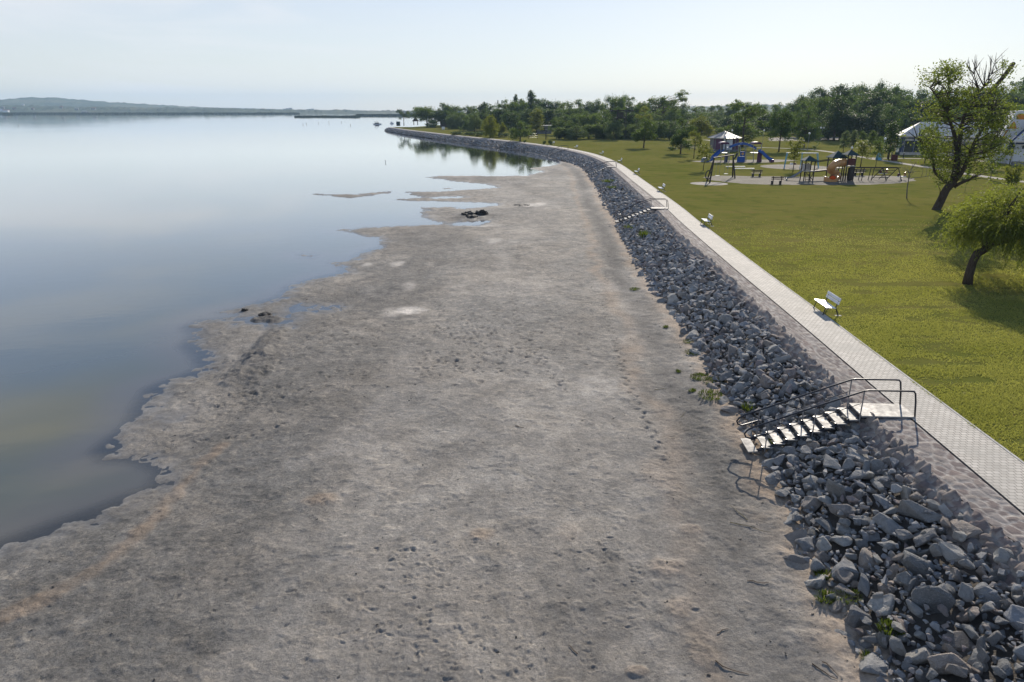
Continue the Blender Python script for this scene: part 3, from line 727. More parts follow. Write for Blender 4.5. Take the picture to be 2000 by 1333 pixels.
def tree_proto(kind, seed, leaf):
    r = random.Random(seed); T = Tree(); lobes = []; U = r.uniform
    if kind == 'round':
        H, Wd, tr = 12, 4.6, .24
        for i in range(11):
            a = i*2.4; k = U(.35, .75); lobes.append((math.cos(a)*Wd*k, math.sin(a)*Wd*k, U(4.2, 9.3), U(1.5, 2.3), U(1.5, 2.3), U(1.2, 1.9)))
        lobes.append((0, 0, 10, 2.1, 2.1, 1.7)); per, rad, n, L, t0 = 13, .5, 7500, .40, 2.4
    elif kind == 'wide':
        H, Wd, tr = 12, 5.5, .3
        for i in range(14):
            a = i*2.4; k = U(.3, .85); lobes.append((math.cos(a)*Wd*k, math.sin(a)*Wd*k, U(3.4, 10)*(1-.25*k), U(1.4, 2.6), U(1.4, 2.6), U(1., 1.8)))
        lobes.append((U(-1, 1), 0, 10.6, 1.9, 1.9, 1.3)); per, rad, n, L, t0 = 12, .55, 8500, .42, 2.
    elif kind == 'tall':
        H, Wd, tr = 12, 3, .22
        for i in range(13):
            a = i*2.4; z = 3+i*.68; k = U(.3, .7)*(1-.04*i); lobes.append((math.cos(a)*Wd*k, math.sin(a)*Wd*k, z, U(1.2, 1.8), U(1.2, 1.8), U(1.1, 1.7)))
        per, rad, n, L, t0 = 12, .45, 7000, .38, 2.5
    elif kind == 'poplar':
        H, Wd, tr = 12, 1.2, .2
        for i in range(16):
            a = i*2.4; z = 1.6+i*.66; k = .75*(1-abs(i-7)/15); lobes.append((math.cos(a)*k, math.sin(a)*k, z, U(.5, .9)*(1.1-i*.03), U(.5, .9)*(1.1-i*.03), U(.9, 1.3)))
        per, rad, n, L, t0 = 9, .3, 4500, .36, 1.
    elif kind == 'bushy':
        H, Wd, tr = 12, 5, .2
        for i in range(17):
            a = i*2.4; k = U(.2, .85); z = U(1.2, 10)*(1-.3*k); lobes.append((math.cos(a)*Wd*k, math.sin(a)*Wd*k, max(1.2, z), U(1.5, 2.4), U(1.5, 2.4), U(1.2, 2.)))
        per, rad, n, L, t0 = 11, .55, 9000, .42, .6
    elif kind == 'sparse':
        H, Wd, tr = 12, 4.6, .26
        for i in range(12):
            a = i*2.4; k = U(.4, .95); lobes.append((math.cos(a)*Wd*k, math.sin(a)*Wd*k, U(4.5, 11), U(.9, 1.5), U(.9, 1.5), U(.7, 1.2)))
        per, rad, n, L, t0 = 9, .35, 4200, .36, 2.2
    elif kind == 'sapling':
        H, Wd, tr = 4.6, 1.1, .045
        for i in range(8):
            a = i*2.4; z = 1.9+i*.32; k = U(.2, .6); lobes.append((math.cos(a)*Wd*k, math.sin(a)*Wd*k, z, .5, .5, .42))
        per, rad, n, L, t0 = 10, .16, 1500, .19, 1.6
    elif kind == 'column':
        H, Wd, tr = 5, 1, .06
        for i in range(10):
            a = i*2.4; z = 1.3+i*.37; k = .5*(1-abs(i-3)/9); lobes.append((math.cos(a)*k, math.sin(a)*k, z, .55*(1.05-i*.06), .55*(1.05-i*.06), .5))
        per, rad, n, L, t0 = 10, .2, 2600, .2, 1.
    elif kind == 'hedge':
        H, Wd, tr = 2, 1.2, .05
        for i in range(10):
            a = i*2.4; k = U(.2, .8); lobes.append((math.cos(a)*Wd*k, math.sin(a)*Wd*k, U(.4, 1.5), .5, .5, .42))
        per, rad, n, L, t0 = 10, .2, 1800, .2, .2
    C = clumps(lobes, per, rad, seed)
    V, F, ti = leaves(C, n, L, .5, seed)
    z1 = V[:, 2].max(); V *= 1; T.H = float(np.percentile(V[:, 2], 99.6)); T.W = float(np.percentile(np.abs(V[:, 0]), 98))*2
    T.crown = mesh_data('crown', V, F, LF[leaf], {'tint': ('POINT', ti)})
    mb = MB(); wob = [(U(-.06, .06)*H*.5, U(-.06, .06)*H*.5) for _ in range(6)]
    tp = [(0, 0, -.1)]+[(wob[i][0]*(i+1)/6, wob[i][1]*(i+1)/6, H*.86*(i+1)/6) for i in range(6)]
    mb.tube(tp, [tr*1.25, tr, tr*.85, tr*.7, tr*.5, tr*.35, tr*.15], 8)
    limbs(mb, [Vector(a).lerp(Vector(b), k) for a, b in zip(tp[1:], tp[2:]) for k in (0, .5)], C, tr*.28, seed, .3)
    T.trunk = mesh_data('trunk', mb.v, mb.f, M['bark'], smooth=True)
    return T
PROTO = {}
def proto(kind, leaf, var=0):
    k = (kind, leaf, var)
    if k not in PROTO: PROTO[k] = tree_proto(kind, abs(sum(ord(c)*(i+3) for i, c in enumerate(kind+leaf)))+var*77, leaf)
    return PROTO[k]
def plant(name, kind, leaf, px, by, ty, wpx, label, cat='tree', group=None, var=None, Y=None):
    base = at(px, by, 0) if Y is None else np.array([onplane(px, 300, Y)[0], Y, 0])
    T = proto(kind, leaf, random.randint(0, 1) if var is None else var)
    H = max(.5, onplane(px, ty, base[1])[2]); mpp = proj(base)[2]/FPX
    o = empty(name, base, random.uniform(0, 6.28), label, cat, group)
    sx = wpx*mpp/T.W
    o.scale = (sx, sx, H/T.H)
    link('trunk', T.trunk, o); link('crown', T.crown, o)
    return o
SKY_PTS = [(805,222),(830,210),(850,207),(865,203),(880,207),(900,212),(930,212),(945,208),(955,206),(975,206),(1000,201),(1020,202),(1060,199),(1075,205),(1100,204),(1120,199),(1150,203),(1180,194),(1200,190),(1230,199),(1255,203),(1270,196),(1335,210),(1360,214),(1400,213),(1420,208),(1440,206),(1470,208),(1500,207),(1530,204),(1545,198),(1560,187),(1580,181),(1600,179),(1620,174),(1640,172),(1660,170),(1690,167),(1720,168),(1740,172),(1760,180),(1775,181),(1800,175),(1840,173),(1880,176),(1920,171),(1960,160),(2000,150),(2100,140)]
def sky_y(x): return float(np.interp(x, [p[0] for p in SKY_PTS], [p[1] for p in SKY_PTS]))
def belt(x0, x1, step, Y0, Y1, dt0, dt1, wid, kinds, label, group):
    x = x0
    while x < x1:
        px = x+random.uniform(-.3, .3)*step; Y = random.uniform(Y0, Y1)
        k, l = random.choice(kinds); ty = sky_y(px)-7+random.uniform(dt0, dt1)
        w = wid*random.uniform(.8, 1.25)*(300/Y)
        plant('poplar_tree' if k == 'poplar' else 'woodland_tree', k, l, px, 0, ty, w, label(k, l, px) if callable(label) else label, 'tree', group, Y=Y)
        x += step*random.uniform(.8, 1.2)
KW = {'dark': 'dark green', 'mid': 'mid green', 'grey': 'grey green', 'yellow': 'yellowish green'}
KK = {'round': 'round crowned', 'wide': 'broad crowned', 'tall': 'narrow crowned', 'bushy': 'bushy', 'sparse': 'thin crowned', 'poplar': 'slim'}
def lab(where): return lambda k, l, px: '%s %s tree %s' % (KW[l], KK[k], where)
mixk = [('round', 'dark'), ('wide', 'dark'), ('tall', 'dark'), ('bushy', 'mid'), ('round', 'grey'), ('wide', 'mid'), ('round', 'mid')]
# far point and garden side
belt(872, 1110, 15, 400, 470, 0, 7, 46, mixk, lab('on the skyline behind the far gardens'), 'woods behind the far gardens')
belt(915, 1100, 17, 330, 380, 12, 26, 44, mixk+[('bushy', 'grey')], lab('in the gardens along the far shore'), 'trees in the far gardens')
belt(1095, 1345, 17, 330, 390, 0, 7, 48, mixk, lab('on the skyline behind the dense belt'), 'woods behind the dense belt')
belt(1100, 1320, 22, 262, 300, 22, 34, 40, [('bushy', 'mid'), ('bushy', 'grey'), ('wide', 'mid'), ('bushy', 'dark')], lab('in the dense belt at the lawn edge'), 'trees of the dense belt')
belt(1098, 1310, 17, 243, 256, 42, 56, 30, [('bushy', 'mid'), ('bushy', 'dark'), ('bushy', 'grey')], lab('fronting the dense belt with foliage to the ground'), 'bushy trees fronting the belt')
belt(1330, 1560, 17, 360, 430, 0, 7, 50, [('round', 'mid'), ('wide', 'grey'), ('wide', 'mid'), ('round', 'grey')], lab('on the skyline behind the kiosk'), 'woods behind the kiosk')
belt(1340, 1560, 19, 290, 330, 14, 30, 42, mixk+[('bushy', 'grey')], lab('in the row behind the kiosk'), 'trees in the row behind the kiosk')
belt(1545, 2110, 19, 310, 370, 0, 9, 52, mixk, lab('on the skyline of the tall wood behind the playground'), 'skyline of the tall wood')
belt(1560, 2100, 21, 265, 295, 16, 36, 48, mixk, lab('in the middle of the tall wood behind the playground'), 'middle of the tall wood')
belt(1590, 1790, 24, 232, 250, 42, 66, 36, [('bushy', 'mid'), ('wide', 'mid'), ('tall', 'dark'), ('bushy', 'dark')], lab('at the front of the tall wood behind the playground'), 'front of the tall wood')
belt(1800, 2080, 30, 200, 230, 40, 60, 40, [('bushy', 'mid'), ('wide', 'mid'), ('round', 'mid')], lab('behind the white roofed pavilion'), 'trees behind the pavilion')
belt(1335, 1565, 13, 338, 352, 20, 30, 34, [('bushy', 'mid'), ('bushy', 'grey')], lab('closing the gaps behind the kiosk'), 'understorey behind the kiosk')
belt(1560, 2100, 15, 298, 306, 40, 52, 36, [('bushy', 'mid'), ('bushy', 'dark')], lab('closing the gaps low in the tall wood'), 'understorey of the tall wood')
belt(885, 1100, 12, 386, 398, 14, 24, 32, [('bushy', 'mid'), ('bushy', 'grey')], lab('closing the gaps in the far gardens'), 'understorey of the far gardens')
# singles (photo pixel: base x, base y, top y, width)
for a in [
 ('shore_tree', 'sparse', 'dark', 789, 246, 214, 24, 'small open crowned tree standing alone at the tip of the point'),
 ('willow_tree', 'bushy', 'mid', 834, 249, 209, 50, 'wide bushy tree beside the thatched shelter on the point'),
 ('broadleaf_tree', 'wide', 'dark', 865, 249, 202, 34, 'tall dark tree directly behind the brown hut'),
 ('ornamental_tree', 'round', 'grey', 927, 262, 219, 27, 'grey round crowned tree right of the brown hut'),
 ('broadleaf_tree', 'bushy', 'yellow', 958, 270, 226, 32, 'bright yellow green tree by the wire fence'),
 ('fruit_tree', 'bushy', 'yellow', 980, 268, 240, 20, 'low yellow green tree just left of the umbrella shaped tree'),
 ('broadleaf_tree', 'round', 'dark', 999, 262, 219, 44, 'brown green domed tree behind the umbrella shaped tree'),
 ('umbrella_tree', 'wide', 'mid', 1016, 276.5, 239, 40, 'umbrella shaped tree on the edge of the seawall'),
 ('broadleaf_tree', 'tall', 'yellow', 1048, 264, 213, 28, 'tall bright green tree behind the umbrella shaped tree'),
 ('broadleaf_tree', 'round', 'mid', 1085, 264, 230, 26, 'small light green tree between the fence and the dense belt'),
 ('broadleaf_tree', 'wide', 'yellow', 1256, 268, 209, 40, 'tree with a yellowing crown in the dense belt'),
 ('broadleaf_tree', 'round', 'mid', 1257, 289.5, 231, 42, 'lone round tree on the lawn before the dense belt'),
 ('broadleaf_tree', 'wide', 'dark', 1329, 301, 231, 48, 'dark broad tree casting shade over the picnic tables'),
 ('young_tree', 'sparse', 'yellow', 1355, 310, 254, 26, 'slender yellow green tree beside the dark picnic tree'),
 ('willow_tree', 'round', 'yellow', 1368, 282, 228, 44, 'weeping yellow green tree left of the kiosk'),
 ('broadleaf_tree', 'sparse', 'mid', 1449, 288, 196, 80, 'tall tree with bare lower branches behind the kiosk'),
 ('broadleaf_tree', 'wide', 'mid', 1440, 284, 222, 70, 'leafy spreading tree hanging over the kiosk roof'),
 ('broadleaf_tree', 'round', 'dark', 1521, 296.5, 213, 46, 'left of the two dark round trees beyond the light blue swing'),
 ('broadleaf_tree', 'wide', 'dark', 1570, 288, 215, 54, 'right of the two dark round trees beyond the light blue swing'),
 ('pine_tree', 'tall', 'dark', 1628, 276, 189, 44, 'tall dark tree standing before the tall wood'),
 ('young_tree', 'column', 'grey', 1646.5, 297, 256, 17, 'leftmost of the four young columnar trees beyond the play towers'),
 ('young_tree', 'column', 'grey', 1664, 297, 255, 18, 'second young columnar tree, directly behind the tallest play tower'),
 ('young_tree', 'column', 'mid', 1681, 296, 257, 15, 'third young columnar tree, right of the tallest play tower'),
 ('young_tree', 'column', 'mid', 1699, 298, 256, 17, 'rightmost of the four young columnar trees beyond the play towers'),
 ('broadleaf_tree', 'round', 'mid', 1806, 319, 244, 36, 'mid green tree screening the left end of the pavilion roof'),
 ('broadleaf_tree', 'sparse', 'yellow', 1868, 326, 250, 42, 'thin yellow green tree screening the middle of the pavilion'),
 ('conifer_tree', 'column', 'dark', 1735, 312, 239, 32, 'dark dense conical tree left of the pavilion'),
 ('sapling', 'sapling', 'yellow', 1373.5, 334, 281, 28, 'sapling in front of the left end of the blue play structure'),
 ('sapling', 'sapling', 'yellow', 1548.5, 336, 270, 30, 'sapling in front of the light blue swing'),
 ('sapling', 'sapling', 'yellow', 1680, 328, 273, 34, 'yellow leaved sapling behind the climbing frame'),
 ('sapling', 'sapling', 'mid', 1710, 327, 268, 20, 'thin green sapling beside the light blue sign board'),
 ('sapling', 'sapling', 'mid', 1590, 298, 283, 10, 'tiny sapling on the lawn by the curving footpath'),
 ('sapling', 'sapling', 'mid', 1815, 322, 262, 20, 'sapling before the pavilion glass wall'),
 ('sapling', 'sapling', 'mid', 1934, 352, 305, 24, 'sapling on the lawn beside the footpath right of the big leaning tree'),
 ('sapling', 'sapling', 'yellow', 1928, 330, 262, 40, 'leafy young tree right of the big leaning tree trunk'),
 ('sapling', 'sapling', 'mid', 1972, 322, 268, 36, 'young tree in front of the mural building'),
 ('sapling', 'sapling', 'mid', 1884, 377, 318, 10, 'bare stemmed sapling close behind the big leaning tree'),
 ('flowering_shrub', 'hedge', 'yellow', 1976, 366, 319, 34, 'compact bright yellow green small tree above the willow')]:
    plant(a[0], a[1], a[2], a[3], a[4], a[5], a[6], a[7], 'sapling' if a[0] == 'sapling' else 'tree')
plant('bare_tree', 'sparse', 'mid', 1290, 268, 178, 92, 'tallest tree with an airy crown rising over the dense belt', Y=300)
plant('poplar_tree', 'poplar', 'dark', 1037, 0, 178, 19, 'tallest slim poplar on the far skyline', 'poplar', Y=390)
plant('poplar_tree', 'poplar', 'dark', 1007, 0, 185, 11, 'slim poplar left of the tallest poplar on the far skyline', 'poplar', Y=420)
plant('poplar_tree', 'poplar', 'dark', 1019, 0, 195, 8, 'shortest slim poplar between the two taller ones', 'poplar', Y=430)
plant('cypress_tree', 'poplar', 'dark', 948, 0, 200, 8, 'small pointed dark tree on the skyline near the antennas', 'tree', Y=420)
for px, by, w, h, lb in [(1312, 294, 18, 7, 'low dark juniper shrub beside the picnic tables'), (1075, 284, 9, 10, 'tall tuft of rough weeds on the seawall edge'), (1063, 283, 7, 8, 'smaller tuft of rough weeds on the seawall edge'), (1025, 279, 6, 5, 'low weeds at the foot of the umbrella shaped tree'), (1880, 352, 26, 6, 'low green shrub on the lawn behind the big leaning tree')]:
    plant('shrub', 'hedge', 'dark' if by != 352 else 'mid', px, by, by-h, w, lb, 'shrub')
for px, by, w, h, lb in [(893, 264.5, 26, 7, 'clipped dark hedge by the fence, leftmost of the row on the far lawn'), (917, 266, 26, 8, 'clipped dark hedge by the fence, second of the row on the far lawn'), (940, 267, 24, 9, 'clipped dark hedge by the fence, third of the row on the far lawn'), (962, 268.5, 26, 9, 'hedge shrub beside the bright yellow green tree'), (985, 269, 24, 9, 'rightmost hedge shrub, left of the umbrella shaped tree'), (845, 250, 16, 6, 'small shrub left of the brown hut'), (900, 252, 22, 7, 'shrub right of the hut annex'), (1035, 268, 24, 10, 'dark shrub behind the umbrella shaped tree trunk'), (1092, 272, 26, 14, 'dark shrub at the left end of the dense belt')]:
    plant('hedge', 'hedge', 'dark', px, by, by-h, w, lb, 'hedge')
# ---------------------------------------------------------------- the big leaning tree
YB = at(1835, 410)[1]; bx0 = at(1835, 410)
def z5(x, y, dy=0): return np.array(onplane(1740+x/4.04, 100+y/4.04, YB+dy))-np.array([bx0[0], bx0[1], 0])
big = empty('leaning_tree', bx0, 0, 'large old tree leaning right with a dark forked trunk and bare upper twigs', 'tree')
mb = MB()
def limb(pts, r0, r1, n=10, jig=.0):
    P = [Vector(z5(*p)) for p in pts]
    Q = []
    for i in range(len(P)-1):
        a = P[max(0, i-1)]; b, c = P[i], P[i+1]; d = P[min(len(P)-1, i+2)]
        for k in range(4):
            t_ = k/4; Q.append(.5*((2*b)+(c-a)*t_+(2*a-5*b+4*c-d)*t_*t_+(3*b-a-3*c+d)*t_**3))
    Q.append(P[-1]); m = len(Q)-1
    mb.tube(Q, [r0+(r1-r0)*(i/m)**.8 for i in range(m+1)], n); return Q
L = []
L += limb([(325, 1310), (352, 1262), (395, 1180), (440, 1090), (490, 1035), (512, 950)], .45, .35, 12)
L += limb([(500, 1020), (515, 940), (522, 860), (527, 760)], .36, .29)
L += limb([(525, 790, 0), (505, 680, -.5), (480, 590, -1), (440, 480, -1.2), (415, 440, -1.2), (370, 370, -1.5), (310, 290, -2)], .22, .05)
L += limb([(527, 780, 0), (545, 680, .5), (562, 570, 1), (600, 470, 1), (665, 370, 1.5), (735, 280, 1.5)], .24, .1)
L += limb([(600, 470, 1), (720, 380, 2.2), (850, 250, 3), (968, 98, 4)], .2, .2)
L += limb([(440, 480, -1), (455, 380, 0), (430, 300, 0), (380, 260, 0)], .1, .03)
L += limb([(455, 300, 0), (452, 220, 0), (440, 150, 0)], .06, .02)
L += limb([(490, 1045, 0), (560, 960, -.8), (610, 840, -1.2), (640, 770, -1.5), (662, 715, -1.5)], .24, .13)
L += limb([(662, 715, -1.5), (720, 620, -2), (770, 540, -2), (800, 470, -1)], .15, .04)
L += limb([(620, 820, -1.2), (720, 800, -1), (800, 770, -1)], .1, .03)
L += limb([(470, 1060, 0), (390, 1000, .8), (345, 950, 1.2), (335, 880, 1.2), (320, 830, 1.5), (285, 760, 1.5), (215, 700, 1.5)], .19, .05)
L += limb([(500, 1070, 0), (555, 1040, -.5), (620, 1016, -1)], .2, .13)
twr = random.Random(3)
for (a, b) in [((735, 280), (640, 65)), ((700, 310), (655, 180)), ((735, 280), (800, 180)), ((800, 180), (835, 65)), ((735, 280), (755, 110)), ((690, 320), (600, 120)), ((660, 380), (640, 230)), ((770, 230), (800, 35)), ((650, 180), (700, 90)), ((655, 180), (590, 95)), ((800, 180), (905, 110))]:
    p = limb([(a[0], a[1], 1.5), ((a[0]+b[0])/2+twr.uniform(-12, 12), (a[1]+b[1])/2, 1.5+twr.uniform(-.6, .6)), (b[0], b[1], 1.5+twr.uniform(-1, 1))], .075, .016, 5)
    for _ in range(4):
        q = p[twr.randint(2, len(p)-2)]; d = Vector((twr.uniform(-.7, .7), twr.uniform(-.5, .5), twr.uniform(.5, 1.3)))
        mb.tube([q, q+d*.5+Vector((0, 0, .05)), q+d], [.03, .02, .008], 4, False)
CL = []
rr = np.random.default_rng(4)
for (x_, y_, rx, ry, n, dpt) in [(320,220,80,70,22,1.5),(420,190,120,95,46,2),(510,180,80,80,26,2),(470,120,60,40,12,1.5),(480,380,140,90,66,2.2),(330,470,110,90,36,2),(430,500,90,80,34,2),(300,700,90,80,38,2),(380,760,120,130,66,2.5),(290,800,60,80,24,2),(420,900,110,110,56,2.5),(430,1000,90,60,24,2),(600,330,110,70,28,2),(640,420,70,60,14,2),(820,330,120,70,40,2.2),(770,480,130,110,70,3),(870,560,110,90,56,3),(760,640,120,110,62,3),(840,760,120,90,46,3),(680,900,150,90,56,2.5),(600,800,80,80,24,2),(900,150,70,60,16,1.5),(930,440,70,60,20,2),(560,640,60,80,12,2),(700,760,90,60,26,2)]:
    for _ in range(n):
        v = rr.normal(0, .55, 3); p = z5(x_+v[0]*rx, y_+v[1]*ry, v[2]*dpt*1.6-.3); CL.append((p[0], p[1], p[2], .33*rr.uniform(.55, 1.2)))
limbs(mb, [Vector(p) for p in L[6:]], CL, .055, 9, .5)
mb.build('trunk', M['bark'], big, True)
LF['big'] = foliage('leaf_olive_green', (.04, .062, .012), (.16, .185, .036), .45)
V, F, ti = leaves(CL, 15500, .205, .4, 77, .6)
link('crown', mesh_data('crown', V, F, LF['big'], {'tint': ('POINT', ti)}), big)
# ---------------------------------------------------------------- the willow
wb = at(1890, 555); wil = empty('willow', wb, 0, 'small weeping willow with a leaning dark trunk by the lawn bench', 'tree')
def zw(px, py, dy=0): return Vector(np.array(onplane(px, py, wb[1]+dy))-np.array([wb[0], wb[1], 0]))
mb = MB(); P = [zw(1889, 557), zw(1893, 535), zw(1900, 512), zw(1908, 496), zw(1920, 490), zw(1938, 478, .3), zw(1962, 470, .6)]
P[0].z = -.1
mb.tube(P, [.29, .24, .22, .23, .2, .17, .14], 12)
top = P[-1]; rw = random.Random(12); heads = []
for i in range(34):
    a = i*2.4; k = math.sqrt((i+.5)/34)
    end = top+Vector((math.cos(a)*3.5*k+1.3, math.sin(a)*3.6*k, 1.75+1.35*(1-k*k)-.75*k+rw.uniform(-.4, .3)))
    st_ = P[4].lerp(P[6], rw.random()); m = st_.lerp(end, .5)+Vector((0, 0, .5))
    mb.tube([st_, m, end], [.09, .05, .02], 6, False); heads.append((st_, m, end))
mb.build('trunk', M['bark'], wil, True)
Lv, Lt = [], []
for (a, m, e) in heads:
    for g in range(19):
        t_ = rw.uniform(.4, 1.05); c0 = a*(1-t_)**2+m*2*t_*(1-t_)+e*t_*t_
        c0 = c0+Vector((rw.gauss(0, .5), rw.gauss(0, .5), rw.gauss(0, .28))); tg = rw.random()
        out = Vector((c0.x-top.x, c0.y-top.y, 0)); out = out.normalized() if out.length > .05 else Vector((1, 0, 0))
        d0 = (out*rw.uniform(.4, 1.2)+Vector((-.3, 0, rw.uniform(-.1, .8)))).normalized()
        for s in range(5):
            p = c0+Vector((rw.gauss(0, .1), rw.gauss(0, .1), rw.gauss(0, .08))); d = (d0+Vector((rw.gauss(0, .22), rw.gauss(0, .22), rw.gauss(0, .15)))).normalized()
            n = rw.randint(9, 25) if p.x < top.x+.4 else rw.randint(16, 44); tn = min(1, max(0, tg+rw.gauss(0, .15)))
            for k in range(n):
                d = (d+Vector((rw.gauss(0, .07), rw.gauss(0, .07), -.12))).normalized(); p = p+d*.075
                if p.z < .35: break
                side = d.cross(Vector((rw.gauss(0, 1), rw.gauss(0, 1), rw.gauss(0, 1)))).normalized()
                la = (d*.8+side*rw.uniform(.3, .9)).normalized(); wv = la.cross(Vector((rw.gauss(0, 1), rw.gauss(0, 1), rw.gauss(0, 1)))).normalized()
                ln = rw.uniform(.12, .21); Lv.append((p, p+la*ln*.5+wv*.022, p+la*ln, p+la*ln*.5-wv*.022)); Lt.append(min(1, max(0, .65*tn+.4*rw.random())))
V = np.array([[c[:] for c in q] for q in Lv]).reshape(-1, 3); F = np.arange(len(V)).reshape(-1, 4)
link('crown', mesh_data('crown', V, F, LF['willow'], {'tint': ('POINT', np.repeat(np.array(Lt), 4))}), wil)
print('willow leaves', len(F))
# ---------------------------------------------------------------- the leafless young tree
db = at(1771.5, 388); dt = empty('leafless_tree', db, 0, 'leafless young tree with one long level branch on the lawn', 'tree')
def zd5(x, y, dy=0): return Vector(np.array(onplane(1740+x/4.04, 100+y/4.04, db[1]+dy))-np.array([db[0], db[1], 0]))
mb = MB(); tr_ = [zd5(126, 1160), zd5(128, 1090), zd5(140, 1010), zd5(150, 965), zd5(172, 915), zd5(195, 880)]; tr_[0].z = -.05
mb.tube(tr_, [.07, .06, .055, .045, .03, .015], 8)
mb.tube([tr_[2], zd5(180, 1002, .3), zd5(240, 996, .5), zd5(300, 985, .7), zd5(345, 978, .8)], [.035, .03, .028, .02, .01], 6)
for e in [(75, 915), (90, 960), (110, 930), (130, 900), (160, 880), (215, 920), (230, 950), (205, 890), (60, 940), (250, 935), (120, 985), (185, 955)]:
    p = tr_[rw.randint(2, 4)]; q = zd5(e[0], e[1], rw.uniform(-.8, .8)); m = p.lerp(q, .5)+Vector((0, 0, .12))
    mb.tube([p, m, q], [.028, .018, .007], 5, False)
    for _ in range(3):
        s_ = m.lerp(q, rw.random()); mb.tube([s_, s_+Vector((rw.uniform(-.3, .3), rw.uniform(-.3, .3), rw.uniform(0, .35)))], [.012, .005], 4, False)
for x_ in (240, 275, 300):
    p = zd5(x_, 993, .5); mb.tube([p, p+Vector((rw.uniform(-.1, .2), 0, .55)), p+Vector((rw.uniform(-.2, .3), .2, 1.1))], [.025, .018, .008], 5, False)
mb.build('trunk', M['bark_grey'], dt, True)
# ---------------------------------------------------------------- grass blades on the near lawn, weeds on the bank
n = 420000; r_ = np.random.default_rng(8)
yy = 14+(66-14)*r_.random(n)**1.5; xx = np.empty(n)
S_, T_ = None, None
xlim = (yy*cP+CAMZ*sP)*.80; xx = 13+(xlim-11)*r_.random(n)
S_, T_ = to_st(np.column_stack([xx, yy])); k = T_ < -PW-.03+.34*(fbm(S_*.9, S_*0, 143, 4)-.42); xx, yy = xx[k], yy[k]; n = len(xx)
dens = fbm(xx*.5, yy*1.0, 44, 4); k = (dens > .42+.25*r_.random(n)-.14) & (r_.random(n) > sstep(30, 66, yy)); xx, yy, dens = xx[k], yy[k], dens[k]; n = len(xx)
h = .03+.045*r_.random(n)*(.5+dens); an = r_.uniform(0, 6.28, n); wd = .008+.009*r_.random(n)+yy*.0003; lean = r_.normal(0, .03, (n, 2))
V = np.stack([np.stack([xx-np.cos(an)*wd, yy-np.sin(an)*wd, np.full(n, .0)], 1), np.stack([xx+np.cos(an)*wd, yy+np.sin(an)*wd, np.full(n, .0)], 1), np.stack([xx+lean[:, 0], yy+lean[:, 1], h], 1)], 1).reshape(-1, 3)
ti = np.clip(.45*r_.random(n)+1.7*(fbm(xx*.22, yy*.4, 47, 5)-.33), 0, 1)
LF['grass'] = foliage('grass_blade', (.125, .15, .036), (.33, .31, .10), .42)
tag(link('grass', mesh_data('grass', V, np.arange(3*n).reshape(-1, 3), LF['grass'], {'tint': ('POINT', np.repeat(ti, 3))})), 'short tufted grass on the near lawn', 'grass', kind='stuff')
def weed_mesh(seed, R, H, n):
    r = random.Random(seed); V, F, T = [], [], []
    for i in range(n):
        a = r.uniform(0, 6.28); q = R*math.sqrt(r.random()); b = Vector((math.cos(a)*q, math.sin(a)*q, 0)); d = Vector((math.cos(a), math.sin(a), 0))*r.uniform(.1, .6)*H+Vector((0, 0, H*r.uniform(.4, 1)))
        s = Vector((-math.sin(a+r.uniform(-1, 1)), math.cos(a), 0))*r.uniform(.007, .017)
        k = len(V); V += [b-s*.5, b+d*.6-s, b+d*1.0+Vector((0, 0, -.03)), b+d*.6+s, b+s*.5]; F.append((k, k+1, k+2, k+3, k+4)); T += [r.random()]*5
    return mesh_data('weed_tuft', [v[:] for v in V], F, LF['weed'], {'tint': ('POINT', T)})
WM = [weed_mesh(1, .2, .2, 150), weed_mesh(2, .4, .15, 260), weed_mesh(3, .2, .34, 110), weed_mesh(4, .4, .13, 420)]
for i, (px, py, k, sc_, lb) in enumerate([
 (1368,738,3,1.1,'low green weed mat below the rocks, upper of the pair beyond the steps'),(1395,748,3,1.2,'low green weed mat touching the rocks beyond the near steps'),(1388,775,1,1.3,'low green weed mat nearest the near steps on the mud'),(1352,690,1,.9,'weed tuft on tan mud left of the lone block'),(1345,669,1,.7,'small weed tuft at the rock toe, uppermost of the weeds by the mud'),(1352,765,0,.7,'isolated weed tuft on bare mud left of the weed mats'),(1325,727,0,.6,'small isolated weed tuft farthest out on the mud'),(1462,800,2,1,'weed growing between rocks above the near steps'),(1500,868,0,.9,'weed growing beside the bottom tread of the near steps'),(1605,1128,2,.8,'grassy weed at the foot of the near rocks, uppermost of three'),(1612,1172,0,1,'green weed at the foot of the near rocks, middle of three'),(1655,1165,1,.8,'bright weed growing between two near boulders'),(1737,1232,0,1.1,'leafy weed between large boulders in the front corner'),(1697,1290,0,.8,'small weed on tan mud beside the front boulders'),(1240,566,1,.9,'weed patch at the rock toe farther along the shore'),(1300,640,0,.7,'weed tuft at the rock toe midway along the shore'),(1258,462,2,2.2,'tall yellow green weeds among the rocks by the second steps'),(1235,445,1,2,'weeds among the rocks left of the second steps'),(1190,355,1,3,'weeds high on the far rock bank'),(1197,367,1,2.4,'weeds midway up the far rock bank')]):
    zz = MUDZ
    for _ in range(4):
        p = at(px, py, zz); s1, t1 = to_st(p[:2].reshape(1, 2)); s1, t1 = float(s1[0]), float(t1[0])
        zz = mud_z(p[0], p[1])-.01 if t1 > float(wtoe(s1))-.25 else bank_z(s1, t1)+.12
    o = link('weed_tuft', WM[k]); o.location = (p[0], p[1], zz); o.rotation_euler = (0, 0, i*1.3); o.scale = (sc_,)*3
    tag(o, lb, 'weed', 'weeds along the rock bank')
